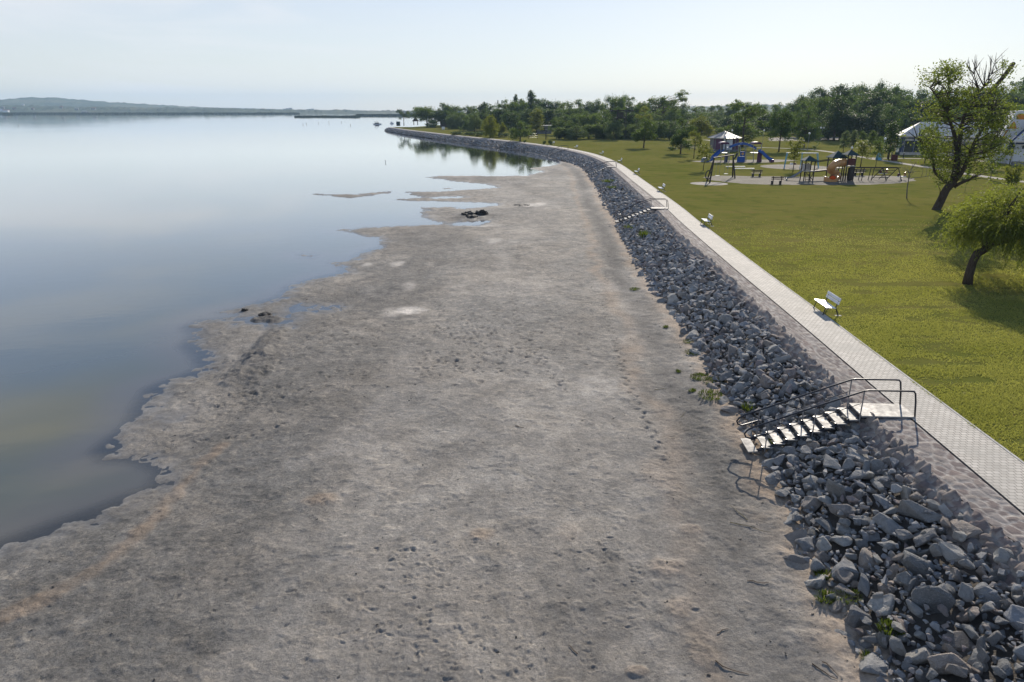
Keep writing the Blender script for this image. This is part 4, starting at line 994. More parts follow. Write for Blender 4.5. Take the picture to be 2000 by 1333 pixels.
# ---------------------------------------------------------------- bathing steps
def build_at(mb, name, m, parent, smooth=False):     # geometry given in world coordinates
    off = parent.location if parent.parent is None else parent.parent.location
    v = [(a-off[0], b-off[1], c-off[2]) for a, b, c in mb.v]
    return link(name, mesh_data(name, v, mb.f, m, smooth=smooth), parent)
def make_steps(loc, rz, label):
    o = empty('bathing_steps', loc, rz, label, 'steps', 'bathing steps down the rock bank')
    MB().box((.72, 0, .055), (1.74, 1.06, .05)).build('platform', M['tread'], o)
    run, rise, x0 = .385, .158, 1.62
    for i in range(9):
        z = .055-(i+1)*rise; x = x0+(i+.5)*run-.02+(.12 if i == 8 else 0)
        MB().box((x, 0, z), (.315, 1.0, .045), 0, 0, .04 if i < 8 else .1).build('tread', M['tread'], o)
    s = MB()
    for y in (-.42, .42):
        s.tube([(-.05, y, -.03), (1.58, y, -.03), (1.73, y, -.12), (x0+8.6*run, y, .055-9.2*rise)], .045, 6)
        for i in range(8):
            z = .055-(i+1)*rise; x = x0+(i+.5)*run; s.box((x+.17, y, z-.055), (.05, .05, .13))
    s.box((.72, 0, -.0), (1.66, .9, .05)); s.build('stringer', M['steel'], o)
    for y in (-.5, .5):
        r = MB(); sl = rise/run; xe = x0+9.7*run; zt = .98
        top = lambda x: zt-(x-1.63)*sl
        r.tube([(-.13, y, .06), (-.06, y, .6), (.0, y, .9), (.06, y, .97), (.2, y, zt), (1.0, y, zt), (1.5, y, zt), (1.64, y, zt-.02), (3.1, y, top(3.1)), (4.6, y, top(4.6)), (xe-.25, y, top(xe-.25)), (xe-.08, y, top(xe-.05)-.03), (xe, y, top(xe)-.14), (xe-.06, y, top(xe)-.26), (xe-.2, y, top(xe)-.3), (4.6, y, top(4.6)-.42)], .030, 8)
        h = r.build('handrail', M['steel'], o, True)
        for x in (1.64, 3.1, 4.6):
            MB().tube([(x, y, top(x)), (x, y, top(x)-1.12)], .022, 8).build('post', M['galv'], h)
        MB().tube([(1.68, y, top(1.68)-.45), (4.6, y, top(4.6)-.45)], .012, 6).build('mid_rail', M['steel'], h)
    for x, y in ((4.7, -.4), (4.7, .4), (1.3, -.4), (1.3, .4)):
        z1 = min(-.05, .0-(x-x0)*rise/run-.08)
        MB().tube([(x, y, z1), (x, y, -1.75 if x > 2 else -.5)], .028, 8).build('leg', M['galv'], o)
    return o
def on_curve(px, py):
    p = at(px, py); s, _ = to_st(p[:2].reshape(1, 2)); s = float(s[0]); q = st(s, 0.)
    n = np.array([np.interp(s, JS, JN[:, 0]), np.interp(s, JS, JN[:, 1])]); return s, q, math.atan2(n[1], n[0])
for px, py, lb in [(1772, 806, 'nearest metal bathing steps with pale treads and looping handrails'), (1300, 408, 'second bathing steps along the shore, pale treads beside the second bench'), (1203, 327, 'third bathing steps, where the mud narrows below the bend'), (1120, 292.3, 'fourth bathing steps, dark against the far bank near the water'), (1014, 278.6, 'farthest bathing steps, near the umbrella shaped tree')]:
    s, q, rz = on_curve(px, py); make_steps((q[0], q[1], 0.0), rz, lb)
# ---------------------------------------------------------------- promenade benches (local +x faces the lake)
def make_bench(loc, rz, label):
    o = empty('park_bench', loc, rz, label, 'bench', 'white slatted benches beside the promenade')
    W = 1.6
    seat = MB()
    for i, x in enumerate((.30, .18, .06, -.07)): seat.box((x, 0, .455-.012*i), (.105 if i < 3 else .12, W, .035), 0, 0, .04)
    seat.build('seat', M['white_slat'], o)
    back = MB(); back.box((-.245, 0, .66), (.035, W, .14), 0, 0, -.2); back.box((-.285, 0, .84), (.035, W, .15), 0, 0, -.2); back.build('backrest', M['white_slat'], o)
    for y in (-.62, .62):
        f = MB()
        f.tube([(.40, y, .0), (.33, y, .25), (.30, y, .42)], [.028, .025, .025], 6); f.tube([(.34, y, .42), (.05, y, .40), (-.18, y, .40)], .028, 6)
        f.tube([(-.36, y, 0), (-.24, y, .28), (-.18, y, .42), (-.24, y, .62), (-.31, y, .93)], [.03, .03, .03, .026, .02], 6)
        f.build('leg_frame', M['iron'], o)
    for y in (-.62, .62):
        for x in (.4, -.36): MB().box((x, y, .004), (.3, .16, .016)).build('footing', M['concrete'], o)
    return o
for px, py, lb in [(1610, 610, 'nearest white bench, alone on the grass edge beside the paving'), (1378, 440, 'second white bench, just this side of the second bathing steps'), (1288, 374, 'third white bench, just beyond the second bathing steps'), (1241, 340.5, 'fourth white bench, between the second and third bathing steps'), (1211, 318.6, 'fifth white bench, beside the third bathing steps'), (1175, 303.5, 'sixth white bench, on the bend past the third bathing steps'), (1125, 291, 'seventh white bench, beside the fourth bathing steps'), (1080, 283, 'farthest white bench, by the tufts of weeds')]:
    p = at(px, py); s, q, rz = on_curve(px, py); S1, T1 = to_st(p[:2].reshape(1, 2))
    c = st(float(S1[0]), min(float(T1[0]), -PW-.35)); make_bench((c[0], c[1], 0), rz, lb)
# ---------------------------------------------------------------- park ground: paths, sand
def ground_poly(name, pts, z, m, label, kind='structure', wob=0, world=False):
    P = np.array(pts) if world else lift(pts, 0)
    if wob:
        P = resample(np.vstack([P, P[:1]]), .6)[:-1]; P = P+(np.stack([fbm(P[:, 0]*.8, P[:, 1]*.8, 3), fbm(P[:, 0]*.8, P[:, 1]*.8, 8)], 1)-.5)*wob
    bm = bmesh.new(); f = bm.faces.new([bm.verts.new((p[0], p[1], z)) for p in P]); f.normal_update()
    if f.normal.z < 0: f.normal_flip()
    bmesh.ops.triangulate(bm, faces=[f]); me = bpy.data.meshes.new(name); bm.to_mesh(me); bm.free(); me.materials.append(m)
    return tag(link(name, me), label, None, None, kind)
def ellipse_px(cx, cy, rx, ry, n=40): 
    c = at(cx, cy); a = at(cx+rx, cy)[0]-c[0]; b = (at(cx, cy-ry)[1]-at(cx, cy+ry)[1])/2; m_ = (at(cx, cy-ry)[1]+at(cx, cy+ry)[1])/2
    return [(c[0]+a*math.cos(2*math.pi*i/n), m_+b*math.sin(2*math.pi*i/n)) for i in range(n)]
def sandmat(name, a, b):
    t = NT(name); v = t.coord(); n = t.noise(v, 1.2, 8, .75); n2 = t.noise(v, .25, 3)
    c = t.mix(t.mapr(n, .35, .68), a, b); c = t.mix(t.math('MULTIPLY', t.mapr(n2, .45, .7), .5), c, tuple(k*.6 for k in a))
    return t.done(t.bsdf(c, .95, 0, t.bump(n, .8, .08)))
M['sand'] = sandmat('play_sand', (.085, .076, .055), (.185, .16, .125)); M['pathgrit'] = sandmat('path_grit', (.2, .18, .15), (.34, .31, .265)); M['bare'] = sandmat('dry_field', (.12, .098, .085), (.19, .165, .14))
ground_poly('sand_pit', [(1372,347),(1400,343.5),(1470,344.5),(1540,345.5),(1600,346),(1680,343.5),(1740,344),(1782,349),(1788,354),(1760,358.5),(1700,361),(1640,362),(1560,361.5),(1500,361),(1450,359.5),(1410,355),(1380,351)], .008, M['sand'], 'gritty sand pit under the wooden play towers', wob=.9)
ground_poly('sand_ring', ellipse_px(1385, 359.3, 36, 3.4), .012, M['pathgrit'], 'pale sandy ring under the front leg of the timber swing', world=True)
ground_poly('sand_bed', ellipse_px(1555, 327, 66, 5.2), .008, M['sand'], 'oval sand bed under the light blue swing', world=True)
ground_poly('sand_yard', [(1345,315),(1400,314),(1460,312.5),(1520,312),(1560,313.5),(1520,317),(1480,318.5),(1420,319),(1370,317.5)], .008, M['sand'], 'pale sand under the blue play structure', wob=.8)
ground_poly('dry_field', [(1505,276),(1560,275.2),(1650,273.5),(1640,268.5),(1560,268),(1500,269.5)], .006, M['bare'], 'bare brown ground beyond the footpath', wob=3)
def path_px(name, pts, w, label, z=.012):
    P = resample(gsmooth(resample(lift(pts, 0), 1.), 4), 1.5); t_ = np.gradient(P, axis=0); t_ /= np.hypot(t_[:, 0], t_[:, 1])[:, None]; n = np.stack([-t_[:, 1], t_[:, 0]], 1)
    e = (fbm(P[:, 0]*.5, P[:, 1]*.5, 6)-.5)*.35
    V = np.stack([np.column_stack([P+n*(w/2+e)[:, None], np.full(len(P), z)]), np.column_stack([P-n*(w/2-e)[:, None], np.full(len(P), z)])], 1).reshape(-1, 3)
    F = np.array([(2*i, 2*i+1, 2*i+3, 2*i+2) for i in range(len(P)-1)]); 
    if np.cross(V[F[0][1]]-V[F[0][0]], V[F[0][2]]-V[F[0][0]])[2] < 0: F = F[:, ::-1]
    tag(link(name, mesh_data(name, V, F, M['pathgrit'])), label, None, None, 'structure')
path_px('footpath', [(1450,287.5),(1500,289),(1545,290.5),(1590,293),(1625,297.5),(1660,303.5),(1700,310),(1745,317),(1790,324),(1840,331.5),(1900,343),(1950,349),(2010,357),(2100,368)], 1.9, 'pale footpath curving across the park behind the play area')
path_px('footpath', [(1690,308.5),(1740,310),(1790,310.8),(1850,310.5),(1900,313),(1950,318),(2000,324),(2080,333)], 1.8, 'second pale footpath leading past the pavilion', .02)
path_px('footpath', [(1340,274),(1375,273),(1395,276),(1420,280),(1450,288)], 2., 'short pale footpath left of the kiosk', .016)
# ---------------------------------------------------------------- playground
def Wp(px, py, Y, dy=0): return Vector(onplane(px, py, Y+dy))
# timber swing
b0 = at(1408, 352); o = empty('timber_swing', b0, 0, 'dark timber swing frame with two hanging seats and a tyre by the sand ring', 'swing')
A1 = Vector(at(1386, 358)); A2 = Vector(at(1380.5, 354.5)); B1 = Vector(at(1435.5, 349)); B2 = Vector(at(1431, 346.5))
H = 3.35; tA = (A1+A2)/2+Vector((.55, 0, H)); tB = (B1+B2)/2+Vector((-.45, 0, H))
build_at(MB().tube([tA+(tA-tB)*.05, tB-(tA-tB)*.05], .1, 8), 'beam', M['dark_wood'], o)
for p, t_ in ((A1, tA), (A2, tA), (B1, tB), (B2, tB)): build_at(MB().tube([p-Vector((0, 0, .05)), t_], [.11, .09], 8), 'leg', M['dark_wood'], o)
for k in (.25, .7):
    c = tA.lerp(tB, k); mb = MB()
    for d in (-.25, .25): mb.tube([c+Vector((d, 0, 0)), c+Vector((d, .05, -2.55))], .018, 5)
    ch = build_at(mb, 'chain', M['galv'], o); s_ = MB().box(c+Vector((0, .05, -2.6)), (.6, .25, .06)); build_at(s_, 'swing_seat', M['white_paint'], o)
mb = MB(); c = Vector(at(1381, 352))+Vector((0, -.4, .75)); mb.tube([c+Vector((math.cos(a)*.38, 0, math.sin(a)*.62)) for a in np.linspace(0, 6.283, 17)], .08, 6); build_at(mb, 'tyre', M['iron'], o)
# dark benches of the play area (backs to the camera)
def make_play_bench(px, py, label, w=1.7, rz=0):
    o = empty('timber_bench', at(px, py), rz, label, 'bench', 'dark timber benches in the play area')
    s = MB()
    for y in (.1, .24, .38): s.box((0, y, .5), (w, .11, .05))
    s.build('seat', M['brown_wood'], o); b = MB()
    for z in (.72, .95): b.box((0, -.02-z*.05, z), (w, .05, .14))
    b.build('backrest', M['brown_wood'], o)
    for x in (-w*.33, w*.33):
        MB().box((x, .25, .24), (.16, .5, .48)).box((x, -.02, .55), (.1, .08, 1.1)).build('leg', M['dark_wood'], o)
make_play_bench(1517, 360.5, 'dark timber bench standing at the front edge of the sand pit')
make_play_bench(1478, 345.5, 'dark timber bench on the grass behind the timber swing', 1.6)
make_play_bench(1678, 344, 'dark timber bench behind the climbing frame beam', 1.7)
# pale seesaw beams
for px, py, w, lb in ((1452, 333.2, 3.6, 'longer of two low pale balance beams left of the dark bench'), (1436, 329.3, 3.4, 'shorter pale balance beam behind the longer one')):
    o = empty('balance_beam', at(px, py), 0, lb, 'balance beam'); MB().box((0, 0, .3), (w, .22, .12)).build('beam', M['white_paint'], o)
    for x in (-w*.4, w*.4): MB().box((x, 0, .12), (.12, .2, .25)).build('post', M['galv'], o)
# blue play structure
Yb = at(1440, 317)[1]; b0 = at(1440, 317); o = empty('play_structure', b0, 0, 'blue play structure with an arched bridge, two slides and purple tower roofs', 'play structure')
def bp(x, y, dy=0): return Wp(1360+x/10, 240+y/10, Yb, dy)
gz = lambda v: Vector((v.x, v.y, -.02))
def slide(pts, w, name, m, par, side=.16):
    pts = [Vector(p) for p in pts]; mb = MB(); d = (pts[-1]-pts[0]); nx = Vector((-d.y, d.x, 0)).normalized()
    prof = [(-w/2, side), (-w/2, 0), (w/2, 0), (w/2, side)]; k = len(mb.v); th_ = .04
    for p in pts:
        for a, b in prof: mb.v.append(tuple(p+nx*a+Vector((0, 0, b))))
        for a, b in prof: mb.v.append(tuple(p+nx*(a*1.06)+Vector((0, 0, b-th_))))
    for i in range(len(pts)-1):
        for j in range(3):
            q = k+i*8+j; mb.f.append((q, q+1, q+9, q+8)); q += 4; mb.f.append((q+8, q+9, q+1, q))
        for j in (0, 3): q = k+i*8; mb.f.append((q+j, q+j+8, q+j+12, q+j+4) if j == 0 else (q+j+4, q+j+12, q+j+8, q+j))
    return build_at(mb, name, m, par, True)
slide([bp(505, 545, 1), bp(430, 600, .6), bp(350, 670, .2), bp(290, 725, 0), bp(245, 755, -.2)], 1.1, 'slide', M['blue_plastic'], o, .35)
slide([bp(1225, 560, 0), bp(1290, 600, -.3), bp(1350, 665, -.8), bp(1420, 725, -1.2), bp(1490, 752, -1.5)], 1.1, 'slide', M['blue_plastic'], o, .45)
build_at(MB().box(bp(1470, 745, -1.5), (.6, 1.1, .5)), 'slide_end', M['purple_plastic'], o)
build_at(MB().box(bp(175, 735, .3), (1.3, 1.2, .65)).box(bp(175, 735, .3)+Vector((0, 0, .4)), (.9, 1.25, .2)), 'crawl_box', M['blue_plastic'], o)
for x0_, x1_, nm in ((480, 640, 0), (1115, 1270, 1)):
    for x_ in (x0_, x1_):
        for dy in (0, 1.5):
            build_at(MB().tube([gz(bp(x_, 770, dy)), bp(x_, 400, dy)], .07, 6), 'post', M['galv'], o)
    c = (bp(x0_, 378)+bp(x1_, 378))/2+Vector((0, .75, 0)); wd = (bp(x1_, 378)-bp(x0_, 378)).x
    mb = MB(); n_ = 10; out = [(c.x+(wd*.53)*math.cos(a), .33*math.sin(a)) for a in np.linspace(0, math.pi, n_)]
    pts = [(p, c.y-.95, c.z-.3+q*1.0) for p, q in out]+[(p, c.y+.95, c.z-.3+q*1.0) for p, q in out]
    mb.poly(pts, [tuple(range(n_)), tuple(reversed(range(n_, 2*n_)))]+[(i+1, i, n_+i, n_+i+1) for i in range(n_-1)]+[(0, n_-1, 2*n_-1, n_)])
    mb.box((c.x, c.y, c.z-.33), (wd*1.06, 1.9, .16)); build_at(mb, 'tower_roof', M['purple_plastic'], o)
    build_at(MB().box((c.x, c.y, bp(x0_, 595).z), (wd*.98, 1.5, .12)), 'deck', M['galv'], o)
build_at(MB().box((bp(585, 690)+Vector((0, .05, 0))), (.65, .1, 1.55)), 'climbing_panel', M['navy'], o)
build_at(MB().box((bp(1230, 660)+Vector((0, -.1, 0))), (.85, .12, 2.3)), 'climbing_panel', M['purple_plastic'], o)
arc = [(640, 470), (700, 448), (780, 420), (860, 405), (920, 402), (990, 415), (1060, 435), (1120, 465), (1175, 505)]
for dy in (.1, 1.4):
    mb = MB(); up = [bp(x, y-14, dy) for x, y in arc]; dn = [bp(x, y+30, dy) for x, y in arc]; n_ = len(arc)
    th_ = Vector((0, .08, 0)); mb.poly(up+dn+[p+th_ for p in up]+[p+th_ for p in dn], [(i, n_+i, n_+i+1, i+1) for i in range(n_-1)]+[(2*n_+i+1, 3*n_+i+1, 3*n_+i, 2*n_+i) for i in range(n_-1)]+[(i, i+1, 2*n_+i+1, 2*n_+i) for i in range(n_-1)]+[(n_+i+1, n_+i, 3*n_+i, 3*n_+i+1) for i in range(n_-1)])
    build_at(mb, 'arch_side', M['blue_plastic'], o)
mb = MB()
for (x, y) in [(640+i*33, 0) for i in range(17)]:
    yy_ = float(np.interp(x, [p[0] for p in arc], [p[1] for p in arc])); p = bp(x, yy_+18, .1); mb.box(p+Vector((0, .7, 0)), (.26, 1.3, .06)); mb.sphere(bp(x, yy_-16, .1), .09, 6, 4)
build_at(mb, 'arch_rung', M['blue_plastic'], o)
for x in (820, 860, 950, 970):
    build_at(MB().tube([gz(bp(x, 770, .2 if x in (820, 950) else 1.3)), bp(x, 425, .2 if x in (820, 950) else 1.3)], .06, 6), 'post', M['galv'], o)
build_at(MB().box(bp(870, 715, .1), (1.5, .1, 1.05)).box(bp(905, 610, .1), (.95, .1, .9)), 'play_panel', M['blue_plastic'], o)
build_at(MB().tube([bp(905, 607, .0)-Vector((0, .02, 0)), bp(905, 607, .0)-Vector((0, .08, 0))], .26, 14), 'panel_dial', M['tan_plastic'], o)
build_at(MB().tube([bp(740, 715, -.3), bp(770, 665, -.2), bp(800, 600, 0)], [.12, .2, .2], 8), 'crawl_tube', M['iron'], o)
mb = MB()
for x in range(970, 1110, 14): mb.tube([bp(x, 655, .4), bp(x, 575, .4)], .018, 4)
mb.tube([bp(965, 575, .4), bp(1110, 575, .4)], .03, 5); mb.tube([bp(965, 650, .4), bp(1110, 650, .4)], .03, 5); build_at(mb, 'railing', M['galv'], o)
# kiosk
kb = at(1421, 297); mpp = proj(kb)[2]/FPX; o = empty('kiosk', kb+np.array([0, 3.4, 0]), .2, 'octagonal kiosk with a pale ribbed metal roof behind the blue play structure', 'kiosk')
R8 = 27.5*mpp; Hk = 26*mpp; RO = 33*mpp
oct_ = lambda r: [(r*math.cos(math.pi/4*i+.39), r*math.sin(math.pi/4*i+.39)) for i in range(8)]
MB().prism(oct_(R8), 0, Hk).build('wall', M['grey_wall'], o)
mb = MB(); pts = [(x, y, Hk-.05) for x, y in oct_(RO)]+[(x, y, Hk-.17) for x, y in oct_(RO)]+[(0, 0, Hk+11.5*mpp)]
mb.poly(pts, [(i, (i+1) % 8, 16) for i in range(8)]+[(8+i, 8+(i+1) % 8, (i+1) % 8, i) for i in range(8)]+[tuple(reversed(range(8, 16)))]); 
rf = mb.build('roof', M['grey_roof'], o); mb = MB()
for i in range(8):
    x, y = oct_(RO)[i]; mb.tube([(x, y, Hk), (0, 0, Hk+11.5*mpp+.05)], .045, 5)
    x2, y2 = oct_(RO)[(i+1) % 8]
    for k in (.33, .67): mb.tube([(x+(x2-x)*k, y+(y2-y)*k, Hk), (0, 0, Hk+11.5*mpp+.05)], .03, 4)
mb.build('roof_rib', M['galv'], rf); MB().tube([(-.1, -.6, Hk+9.2*mpp), (.0, -.6, Hk+13*mpp)], .14, 8).build('flue', M['iron'], rf)
mb = MB()
for i, (a0, m_) in enumerate(((3.95, 'purple_plastic'), (5.4, 'purple_plastic'), (4.7, 'white_wall'))):
    x, y = (R8*.94+.03)*math.cos(a0-.2), (R8*.94+.03)*math.sin(a0-.2)
    MB().box((x*1.0, y*1.0, Hk*.55), (.12, R8*.62, Hk*.8), a0-.2).build('shutter', M[m_], o)
# light blue swing frame
Ys = at(1565, 328.5)[1]; o = empty('swing_frame', at(1565, 328.5), 0, 'light blue steel swing frame with white crossbeams on the oval sand bed', 'swing')
feet = [[(1528, 328), (1535, 328)], [(1558, 330), (1571, 329)], [(1594.6, 328.5), (1602, 327.5)]]
tops = [(1537.5, 299), (1567, 299.2), (1596.5, 299.6)]; tp = []
for fs, (tx, ty) in zip(feet, tops):
    t_ = Wp(tx, ty, Ys); tp.append(t_)
    for (x, y), dy in zip(fs, (-.9, .9)):
        f_ = Vector((Wp(x, 328.5, Ys).x, Ys+dy, -.02)); build_at(MB().tube([f_, t_+Vector((0, dy*.25, 0))], .065, 8), 'leg', M['sky_blue_steel'], o)
for dy in (-.22, .22): build_at(MB().tube([tp[0]+Vector((-.1, dy, 0)), tp[-1]+Vector((.1, dy, 0))], .07, 8), 'crossbeam', M['white_paint'], o)
for k, m_ in ((.3, 'red_panel'), (.19, 'white_paint'), (.75, 'iron')):
    c = tp[0].lerp(tp[-1], k); mb = MB()
    for d in (-.22, .22): mb.tube([c+Vector((d, 0, 0)), c+Vector((d, 0, -1.9))], .015, 4)
    build_at(mb, 'chain', M['galv'], o); build_at(MB().box(c+Vector((0, 0, -1.95)), (.5, .25, .1)).box(c+Vector((0, .12, -1.82)), (.5, .04, .2)), 'swing_seat', M[m_], o)
# timber castle with tube slide
Yc = at(1640, 353)[1]; b0 = at(1640, 353); o = empty('play_castle', b0, 0, 'dark timber play towers with green roofs and a tan spiral tube slide', 'play structure')
def cp(x, y, dy=0): return Wp(1540+x/8.333, 270+y/8.333, Yc, dy)
def tower(x0_, x1_, zf, ze, za, D, dy, gy, name_roof='tower_roof', ov=.28):
    c0 = cp(x0_, ze, dy); c1 = cp(x1_, ze, dy); xa, xb = c0.x, c1.x; y0_, y1_ = c0.y, c0.y+D
    for x in (xa, xb):
        for y in (y0_, y1_): build_at(MB().box((x, y, c0.z/2-.02), (.12, .12, c0.z)), 'post', M['dark_wood'], o)
    za_ = cp((x0_+x1_)/2, za, dy).z; xm, ym = (xa+xb)/2, (y0_+y1_)/2; ze_ = c0.z-.06
    mb = MB(); mb.poly([(xa-ov, y0_-ov, ze_), (xb+ov, y0_-ov, ze_), (xb+ov, y1_+ov, ze_), (xa-ov, y1_+ov, ze_), (xm, ym, za_), (xa-ov, y0_-ov, ze_-.08), (xb+ov, y0_-ov, ze_-.08), (xb+ov, y1_+ov, ze_-.08), (xa-ov, y1_+ov, ze_-.08)], [(0, 1, 4), (1, 2, 4), (2, 3, 4), (3, 0, 4), (0, 5, 6, 1), (1, 6, 7, 2), (2, 7, 8, 3), (3, 8, 5, 0), (8, 7, 6, 5)])
    build_at(mb, name_roof, M['teal_roof'], o)
    zf_ = cp(x0_, zf, dy).z; build_at(MB().box((xm, ym, zf_), (xb-xa+.2, D+.2, .09)), 'deck', M['concrete'], o)
    return xa, xb, y0_, y1_, zf_
t1 = tower(290, 440, 540, 360, 290, 1.3, -.3, 0); t2 = tower(740, 935, 492, 312, 210, 1.7, .9, 0); t3 = tower(980, 1110, 458, 268, 192, 1.3, -.6, 0)
xa, xb, y0_, y1_, zf_ = t1
mb = MB()
for k in range(5): mb.tube([(xa+.05, y0_-.5+k*.1, .2+k*zf_*.18), (xa+.75, y0_-.5+k*.1, .2+k*zf_*.18)], .035, 5)
mb.tube([(xa+.05, y0_-.55, 0), (xa+.05, y0_, zf_)], .04, 5); mb.tube([(xa+.75, y0_-.55, 0), (xa+.75, y0_, zf_)], .04, 5); build_at(mb, 'ladder', M['dark_wood'], o)
build_at(MB().tube([(xb-.5, y0_, 0), (xb, y0_, zf_)], .045, 5).tube([(xb, y0_, .1), (xb-.9, y1_, zf_)], .045, 5), 'brace', M['dark_wood'], o)
build_at(MB().box((xa+.1, (y0_+y1_)/2, zf_+.55), (.08, 1.2, .9)).box(((xa+xb)/2+.1, y1_, zf_+.5), (1., .06, .85)), 'side_panel', M['concrete'], o)
slide([(xa-.05, y0_+.6, zf_+.05), (xa-.9, y0_+.5, zf_*.62), (xa-1.7, y0_+.4, zf_*.3), (xa-2.5, y0_+.3, .33)], .5, 'slide', M['galv'], o, .12)
build_at(MB().box((xa-2.35, y0_+.3, .15), (.07, .4, .34)), 'slide_foot', M['galv'], o)
# sloping bridge
L_, R2 = Vector((xb, y0_+.1, t1[4])), Vector((t2[0], t2[2]+.1, t2[4]-.05))
for dy in (0, 1.1):
    build_at(MB().tube([Vector((xb, y0_+dy, zf_+1.25)), Vector((t2[0], t2[2]+dy, t2[4]+1.2))], .06, 6), 'bridge_rail', M['dark_wood'], o)
    build_at(MB().tube([Vector((xb-.3, y0_+dy, zf_-.1)), Vector((t2[0], t2[2]+dy, t2[4]-.25))], .09, 6), 'bridge_beam', M['dark_wood'], o)
mb = MB()
for k in np.linspace(.04, .96, 14): 
    p = Vector((xb, y0_+.55, zf_-.02)).lerp(Vector((t2[0], t2[2]+.55, t2[4]-.15)), k); mb.box(p, (.14, 1.1, .04))
build_at(mb, 'bridge_deck', M['brown_wood'], o)
xa3, xb3, y03, y13, zf3 = t3
build_at(MB().box(((xa3+xb3)/2, y03-.02, zf3+.6), (xb3-xa3+.1, .07, .95)).box((xb3, (y03+y13)/2, zf3+.6), (.07, 1.2, .95)), 'maroon_panel', M['red_panel'], o)
build_at(MB().box((xb3-.35, y03-.08, zf3/2), (.6, .08, zf3-.1)).box((xb3-.35, y03+.5, zf3*.45), (.6, .08, zf3-.3)), 'climbing_wall', M['dark_wood'], o)
mb = MB()
for k in range(8): mb.tube([(xa3-.6+k*.16, y03-.15, .02), (xa3-.6+k*.16, y03-.05, 1.05)], .035, 5)
mb.tube([(xa3-.65, y03-.1, 1.0), (xa3+.6, y03-.1, 1.0)], .04, 5); build_at(mb, 'picket_rail', M['dark_wood'], o)
# tube slide
pts = [cp(955, 400, 0), cp(880, 398, -.1), cp(800, 408, -.6), cp(735, 440, -1.3), cp(695, 490, -1.2), cp(700, 535, -.5), cp(760, 570, .1), cp(790, 610, -.2), cp(770, 650, -.9), cp(715, 672, -1.5)]
Q = []
for i in range(len(pts)-1):
    a = pts[max(0, i-1)]; b, c = pts[i], pts[i+1]; d = pts[min(len(pts)-1, i+2)]
    for k in range(4):
        t_ = k/4; Q.append(.5*((2*b)+(c-a)*t_+(2*a-5*b+4*c-d)*t_*t_+(3*b-a-3*c+d)*t_**3))
Q.append(pts[-1]); mb = MB().tube(Q, [.50]*(len(Q)-4)+[.52, .55, .58, .6], 16, False)
tube = build_at(mb, 'tube_slide', M['tan_plastic'], o, True)
mb = MB()
for i in range(3, len(Q)-4, 4):
    d = (Q[i+1]-Q[i-1]).normalized(); mb.tube([Q[i]-d*.04, Q[i]+d*.04], .545, 16)
build_at(mb, 'joint_ring', M['tan_plastic'], tube, False)
e = Q[-1]; d = (Q[-1]-Q[-4]).normalized(); build_at(MB().tube([e-d*.25, e-d*.05], .5, 16), 'tube_lining', M['orange_plastic'], tube)
mb = MB(); c = cp(712, 690, -2.0)
n_ = 14; ol = [(c.x+.95*math.cos(a), c.y+.5-.75*math.sin(a)*1.2) for a in np.linspace(-.25, math.pi+.25, n_)]
inn = [(c.x+.8*math.cos(a), c.y+.5-.62*math.sin(a)*1.2) for a in np.linspace(-.25, math.pi+.25, n_)]
hs = [.28+.42*abs(math.cos(a))**2 for a in np.linspace(-.25, math.pi+.25, n_)]
mb.poly([(x, y, .02) for x, y in ol]+[(x, y, h_+.05) for (x, y), h_ in zip(ol, hs)]+[(x, y, .02) for x, y in inn]+[(x, y, h_+.05) for (x, y), h_ in zip(inn, hs)],
        [(i, n_+i, n_+i+1, i+1) for i in range(n_-1)]+[(2*n_+i+1, 3*n_+i+1, 3*n_+i, 2*n_+i) for i in range(n_-1)]+[(n_+i, 3*n_+i, 3*n_+i+1, n_+i+1) for i in range(n_-1)]+[tuple(range(2*n_, 3*n_))])
build_at(mb, 'slide_mouth', M['tan_plastic'], o)
# climbing frame
o = empty('climbing_frame', at(1725, 358), 0, 'dark steel climbing frame with a long overhead beam and sloping ladder', 'climbing frame')
zb = cp(1100, 482).z; x0_ = cp(1090, 482).x; x1_ = cp(1800, 488).x; yb = Yc-.4
for dy in (0, .9): build_at(MB().tube([(x0_, yb+dy, zb), (x1_, yb+dy, zb)], .06, 6), 'overhead_beam', M['dark_wood'], o)
for x in (1215, 1375):
    for dy in (0, .9): v = cp(x, 490); build_at(MB().tube([(v.x-.18, yb+dy, 0), (v.x, yb+dy, zb)], .055, 6), 'post', M['dark_wood'], o)
for x in (1540, 1790):
    v = cp(x, 490); 
    for dx, dy in ((-.75, 1.4), (.22, -1.1)): build_at(MB().tube([(v.x+dx, yb+.45+dy, -.02), (v.x, yb+.45, zb)], .065, 6), 'post', M['dark_wood'], o)
mb = MB(); va, vb = cp(1540, 490), cp(1790, 490)
for k in (.15, .36, .56, .76): mb.tube([(va.x-.75*(1-k), yb+.45+1.4*(1-k), zb*k), (vb.x-.75*(1-k), yb+.45+1.4*(1-k), zb*k)], .04, 5)
xm = (va.x+vb.x)/2; mb.tube([(xm-.75, yb+1.85, 0), (xm-.2, yb+.8, zb*.76)], .035, 5); build_at(mb, 'rung', M['dark_wood'], o)
mb = MB()
for k in range(5): x = va.x+.6+k*.36; mb.tube([(x, yb+.45, zb), (x, yb+.75, zb*.76)], .012, 4)
build_at(mb, 'rope', M['galv'], o)
